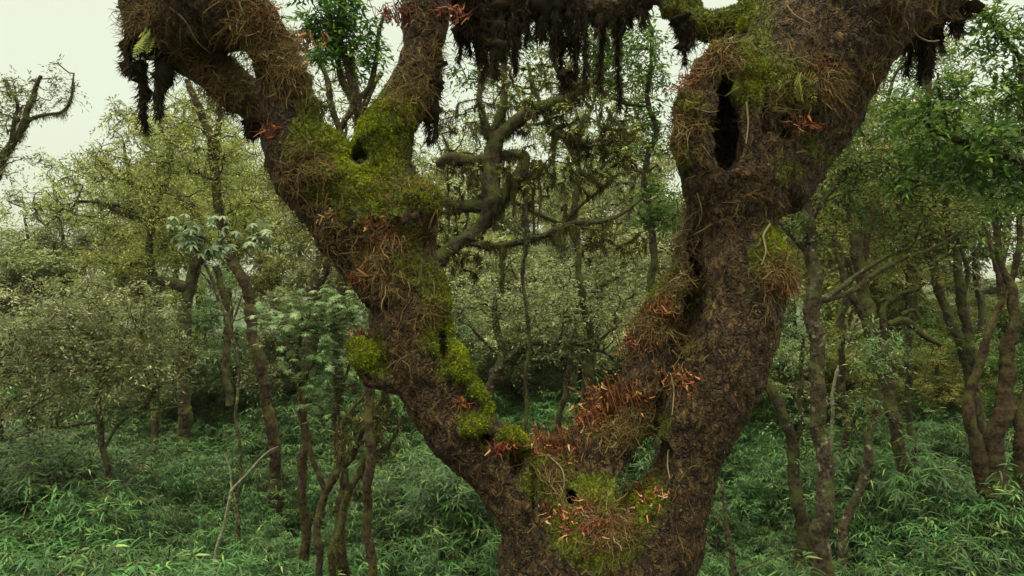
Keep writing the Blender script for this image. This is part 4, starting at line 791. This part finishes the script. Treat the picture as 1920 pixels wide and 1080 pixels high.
BG = [
 # px, top py, depth, width scale, kind, label
 (-60, 500, 43, 1.2, 'grey', 'hazy round crown at the left edge under the open sky'), (70, 415, 42, 1.1, 'grey2', 'pale distant crown just below the open sky, far left'), (190, 370, 41, 1.1, 'thin', 'feathery distant tree under the dark hanging strands'),
 (270, 250, 38, .9, 'thin', 'thin feathery tree top against the sky, right of the long moss strand'), (330, 300, 40, 1.0, 'grey', 'pale distant crown behind the slender twisted tree'), (430, 250, 39, 1.0, 'grey2', 'grey green distant crown left of the old tree limb'), (560, 270, 40, 1.0, 'yellow', 'distant crown behind the fork of the left limb'),
 (690, 260, 36, 1.0, 'grey', 'distant crown glimpsed in the left V of the tree'), (840, 290, 40, 1.0, 'yellow', 'yellow green crown on the skyline right of the middle branch'), (930, 320, 42, 1.0, 'grey', 'pale crown on the skyline behind the looped branch'),
 (1030, 310, 41, 1.1, 'yellow2', 'light green crown on the skyline in the centre of the fork'), (1130, 290, 42, 1.1, 'grey2', 'misty crown on the skyline right of centre'), (1230, 300, 38, 1.0, 'grey', 'misty crown beside the left edge of the right limb'),
 (1450, 400, 40, 1.1, 'grey', 'pale crown behind the right limb'), (1590, 300, 40, 1.1, 'yellow', 'distant yellow green crown between the first right hand trunks'), (1710, 330, 39, 1.0, 'grey', 'distant crown behind the pair of slender trunks'), (1830, 530, 42, 1.1, 'grey2', 'low distant crown under the sky at the right'), (1960, 470, 40, 1.0, 'yellow', 'low distant yellowish crown at the right edge'),
 (0, 480, 29, 1.1, 'grey', 'mid distance grey crown above the left edge thicket'), (120, 430, 30, 1.1, 'grey2', 'wide grey green tree left of the level mossy boughs'), (230, 430, 27, .9, 'yellow', 'olive tree behind the level mossy boughs'), (380, 340, 26, .8, 'yellow2', 'yellow green tree behind the reddish slender trunk'),
 (520, 370, 27, .9, 'yellow', 'olive crown tucked against the left limb'), (640, 420, 25, .9, 'grey', 'grey crown hidden behind the thick left limb'), (860, 400, 30, 1.0, 'yellow2', 'light olive crown behind the hanging moss in the fork'), (960, 430, 29, 1.0, 'grey', 'silvery crown behind the long straight vine'),
 (1060, 410, 31, 1.1, 'grey2', 'silvery green crown in the middle of the fork'), (1160, 400, 30, 1.0, 'yellow', 'light green crown above the orange topped inner limb'), (1250, 420, 28, .9, 'grey', 'grey crown touching the left edge of the right limb'), (1480, 420, 27, .9, 'yellow2', 'sunlit pale tree right of the right limb'),
 (1600, 480, 29, 1.0, 'yellow', 'bright yellowish tree between the dark elbowed trunk and the reddish one'), (1720, 470, 28, .9, 'yellow', 'yellow green tree behind the elbowed branches'), (1850, 560, 27, .9, 'yellow2', 'bright low tree left of the trunk cluster'), (1940, 560, 26, .9, 'dark', 'dark tree at the right edge behind the trunk cluster'),
 (-30, 560, 20, .9, 'dark', 'dark green shrubby tree at the left edge'), (90, 520, 21, .9, 'grey', 'grey green thicket tree at the left'), (420, 520, 21, .8, 'blue', 'blue green tree behind the pale sapling'), (560, 540, 20, .8, 'grey', 'shaded crown left of the round moss knob'), (660, 560, 19, .7, 'blue', 'bluish crown just left of the trunk'),
 (830, 560, 21, .8, 'blue', 'green crown just right of the left limb'), (960, 540, 22, .9, 'grey', 'silver leaved tree low in the fork'), (1100, 540, 21, .9, 'grey2', 'pale leafy tree above the saddle'), (1210, 560, 20, .8, 'grey', 'leafy tree behind the orange step of the inner limb'), (1440, 600, 20, .7, 'grey', 'pale bush like tree right of the trunk'),
 (1560, 640, 21, .8, 'yellow2', 'small bright tree seen between the first two right hand trunks'), (1760, 620, 20, .8, 'yellow', 'yellow leaved small tree at the foot of the slender pair'), (1950, 600, 18, .8, 'dark', 'dark small tree at the lower right edge'),
 (1290, 620, 17, .6, 'blue', 'green bush like tree glimpsed through the narrow slit of the trunk'), (1350, 560, 18, .6, 'dark', 'dark small tree behind the right limb')]
BG += [
 (1460, 60, 25, 1.0, 'dark', 'tall dark green crown just behind the right limb, upper right'), (1580, 90, 22, .9, 'yellow2', 'tall leafy olive crown above the first right hand trunk'), (1700, 150, 24, 1.0, 'yellow', 'tall lighter crown above the elbowed branches, upper right'), (1820, 200, 23, .9, 'thin', 'thin high crown with sky showing through, upper right'),
 (1640, 10, 30, 1.1, 'thin', 'tallest thin crown behind the upper right limb'), (1900, 80, 27, 1.0, 'thin', 'thin leafy crown in the sky at the right edge'), (1180, 150, 26, .8, 'thin', 'sparse high crown against the sky left of the tall hollow'), (60, 330, 30, 1.0, 'thin', 'grey lacy tree left of all the lacy ones, under the open sky'), (120, 300, 31, .9, 'thin', 'lacy tree with its top in the sky above the far left forest'), (250, 190, 27, .8, 'thin', 'tall lacy tree against the sky just left of the slender twisted tree'), (380, 170, 29, .8, 'thin', 'tall lacy tree top under the upper left limb'), (870, 200, 24, .8, 'thin', 'lacy sky lit tree between the middle branch and the looped branch'), (1060, 190, 28, .8, 'thin', 'sparse twiggy crown against the sky in the centre'), (640, 120, 24, .7, 'thin', 'twiggy crown in the sky gap left of the middle branch'),
 (30, 590, 20.5, 1.3, 'shrub', 'broad dark shrub at the left edge'), (150, 630, 21.5, 1.3, 'shrub2', 'olive shrub left of the thin straight stem'), (290, 650, 21.0, 1.2, 'shrub', 'grey green shrub right of the thin straight stem'), (400, 640, 22.0, 1.1, 'shrub3', 'shrub at the foot of the dark spreading tree'), (250, 580, 24.0, 1.4, 'shrub2', 'tall olive shrub behind the straight stem'),
 (540, 650, 21.0, 1.0, 'shrub3', 'blue green shrub beside the twisted tree foot'), (650, 690, 20.0, .9, 'shrub', 'shaded shrub under the round moss knob'), (860, 630, 23.0, 1.1, 'shrub3', 'blue green shrub right of the bright moss strip'), (960, 650, 23.5, 1.2, 'shrub', 'grey shrub low in the fork left of the vine'), (1080, 630, 24.0, 1.2, 'shrub2', 'olive shrub behind the saddle'),
 (1170, 610, 23.0, 1.1, 'shrub', 'pale shrub touching the orange step of the inner limb'), (1420, 630, 22.0, 1.0, 'shrub2', 'bright shrub at the right side of the trunk'), (1480, 710, 21.0, .9, 'shrub3', 'small shrub behind the curved dark trunk'), (1590, 680, 22.5, 1.1, 'shrub2', 'yellow green shrub between the reddish and elbowed trunks'), (1730, 640, 23.0, 1.2, 'shrub2', 'yellow green shrub behind the elbowed trunk foot'),
 (1800, 690, 21.5, 1.1, 'shrub2', 'leafy shrub in front of the slender pair'), (1900, 630, 22.0, 1.2, 'shrub3', 'dark shrub behind the trunk cluster')]
PR['shrub'] = proto('s', 9, 3.4, .1, 520, 54, .13, .045, 'grey', .34); PR['shrub2'] = proto('s', 9, 3.6, .1, 440, 38, .14, .05, 'yellow', .34); PR['shrub3'] = proto('s', 9, 3.4, .1, 440, 40, .14, .04, 'blue', .34)
rr_ = random.Random(5)
for k, (px, ty, d, ws, kind, label) in enumerate(BG):
    ty -= 0 if kind.startswith('shrub') else 45 if 100 < px < 700 else 32 if 800 < px < 1300 else 25 if px > 1400 else 0
    x = (px - 960) / F * d; z = float(hgt(x, d)); top = CZ + (540 - ty) / F * d; s_ = max(.35, (top - z) / 9.0)
    e = tag(empty('forest_tree', (x, d, z - .1)), label, 'tree', 'background forest trees'); e.rotation_euler = (0, 0, rr_.uniform(0, 6.28)); w_ = ws * (.3 + .3 * s_ if kind.startswith('shrub') else .5 + .5 * s_) * rr_.uniform(.92, 1.1); e.scale = (w_, w_, s_)
    link('trunk', PR[kind][0], e); link('crown', PR[kind][1], e)
    if kind.startswith('shrub'): e.name = 'forest_shrub'; e['category'] = 'shrub'; e['group'] = 'shrubs above the bamboo'

# ------------------------------------------------------------------ bamboo undergrowth
BC = bpy.data.collections.new('bamboo_source')
def bamboo_clump(nc, H):
    mb = MB()
    for _ in range(nc):
        b = rng.normal(size=2) * .16; th = rng.uniform(0, 6.28); lean = rng.uniform(.15, .7); h = H * rng.uniform(.65, 1.1); k = 8; t_ = np.linspace(0, 1, k)
        p = np.stack([b[0] + math.cos(th) * lean * t_ ** 2 * h * .7, b[1] + math.sin(th) * lean * t_ ** 2 * h * .7, h * (t_ - .18 * lean * t_ ** 3)], 1)
        tube(mb, p, np.linspace(.006, .0025, k), 3, 1, .5)
        nf = rng.integers(8, 13); ft = rng.uniform(.3, 1.0, nf); ft[0] = 1
        for f in ft:
            c = np.array([np.interp(f, t_, p[:, a]) for a in range(3)]); ph = rng.uniform(0, 6.28); tw = np.array([math.cos(ph), math.sin(ph), rng.uniform(.0, .8)]) * rng.uniform(.05, .25) * (1.1 - f * .5); c2 = c + tw
            tube(mb, np.array([c, c2]), np.array([.002, .0015]), 3, 1, .5)
            nl = rng.integers(5, 9); a0 = rng.uniform(0, 6.28); th2 = a0 + np.linspace(0, rng.uniform(3.4, 5.6), nl) + rng.normal(size=nl) * .2; tl = rng.uniform(-.35, .45) + rng.normal(size=nl) * .15
            u = unit(np.stack([np.cos(th2), np.sin(th2), tl], 1)); nr = unit(np.array([0, 0, 1.0]) + rng.normal(size=(nl, 3)) * .25)
            blades(mb, c2 + rng.normal(size=(nl, 3)) * .012, u, nr, rng.uniform(.11, .215, nl), rng.uniform(.015, .025, nl), 0, np.clip(.5 + rng.normal() * .16 + rng.normal(size=nl) * .14 + (.45 if rng.random() < .004 else -.3 if rng.random() < .15 else 0), 0, 1), rng.uniform(.15, .5))
    return mb.mesh('bamboo_clump', [M['bamboo'], M['bark_pale']])
for k, (nc, H) in enumerate([(11, 1.25), (13, 1.45), (9, 1.0), (12, 1.6)]):
    BC.objects.link(bpy.data.objects.new('bamboo_clump', bamboo_clump(nc, H)))
pts = []; n_ = 0
for y in np.arange(7.8, 34, .38):
    w = .72 * y + 2.5; den = .40 if y < 16 else .46 if y < 23 else .55
    for x in np.arange(-w, w, den):
        xx = x + rng.uniform(-.2, .2); yy = y + rng.uniform(-.2, .2)
        if (xx - .55) ** 2 + (yy - 6) ** 2 < 1.2: continue
        if math.sin(xx * 1.7 + 1.3) * math.sin(yy * 1.4 + .4) + .35 * rng.normal() > .80: continue
        pts.append((xx, yy))
pts = np.array(pts); z = hgt(pts[:, 0], pts[:, 1]); N = len(pts)
me = bpy.data.meshes.new('bamboo_undergrowth'); me.vertices.add(N); me.vertices.foreach_set('co', np.c_[pts, z].astype(np.float32).ravel())
sz = rng.uniform(.55, 1.2, N) * (1 + .35 * np.sin(pts[:, 0] * .8 + 2) * np.sin(pts[:, 1] * .6))
a = me.attributes.new('rot', 'FLOAT_VECTOR', 'POINT'); a.data.foreach_set('vector', np.c_[rng.normal(size=N) * .1, rng.normal(size=N) * .1, rng.uniform(0, 6.28, N)].astype(np.float32).ravel())
a = me.attributes.new('siz', 'FLOAT_VECTOR', 'POINT'); a.data.foreach_set('vector', np.c_[sz, sz, sz].astype(np.float32).ravel())
a = me.attributes.new('pick', 'INT', 'POINT'); a.data.foreach_set('value', rng.integers(0, 4, N).astype(np.int32))
bo = link('bamboo_undergrowth', me); tag(bo, 'dense dwarf bamboo thicket covering the forest floor', 'bamboo', kind='stuff')
ng = bpy.data.node_groups.new('scatter', 'GeometryNodeTree'); ng.interface.new_socket('Geometry', in_out='INPUT', socket_type='NodeSocketGeometry'); ng.interface.new_socket('Geometry', in_out='OUTPUT', socket_type='NodeSocketGeometry')
gi = ng.nodes.new('NodeGroupInput'); go = ng.nodes.new('NodeGroupOutput'); ip = ng.nodes.new('GeometryNodeInstanceOnPoints'); ci = ng.nodes.new('GeometryNodeCollectionInfo')
ci.inputs[0].default_value = BC; ci.inputs[1].default_value = True; ci.inputs[2].default_value = True
def na_(nm, ty): n = ng.nodes.new('GeometryNodeInputNamedAttribute'); n.data_type = ty; n.inputs[0].default_value = nm; return n.outputs['Attribute']
ng.links.new(gi.outputs[0], ip.inputs['Points']); ng.links.new(ci.outputs[0], ip.inputs['Instance']); ip.inputs['Pick Instance'].default_value = True
ng.links.new(na_('pick', 'INT'), ip.inputs['Instance Index']); ng.links.new(na_('rot', 'FLOAT_VECTOR'), ip.inputs['Rotation']); ng.links.new(na_('siz', 'FLOAT_VECTOR'), ip.inputs['Scale'])
ng.links.new(ip.outputs[0], go.inputs[0]); md = bo.modifiers.new('scatter', 'NODES'); md.node_group = ng
# ------------------------------------------------------------------ humid air between camera and the far trees
m, t = newmat('humid_air'); pv = N_(t, 'ShaderNodeVolumePrincipled'); om = N_(t, 'ShaderNodeOutputMaterial'); t.links.new(pv.outputs[0], om.inputs['Volume'])
pv.inputs['Density'].default_value = .0002; pv.inputs['Color'].default_value = (.86, .92, .80, 1)
mb = MB(); x0, x1, y0, y1, z0, z1 = -700, 700, -40, 700, -70, 40
mb.add([[x, y, z] for x in (x0, x1) for y in (y0, y1) for z in (z0, z1)], [np.array([[0, 1, 3, 2], [4, 6, 7, 5], [0, 4, 5, 1], [2, 3, 7, 6], [0, 2, 6, 4], [1, 5, 7, 3]])])
tag(mb.build('haze', [m]), kind='stuff')
SC.cycles.volume_bounces = 1; SC.cycles.sample_clamp_direct = 1.6; SC.cycles.sample_clamp_indirect = 1.5
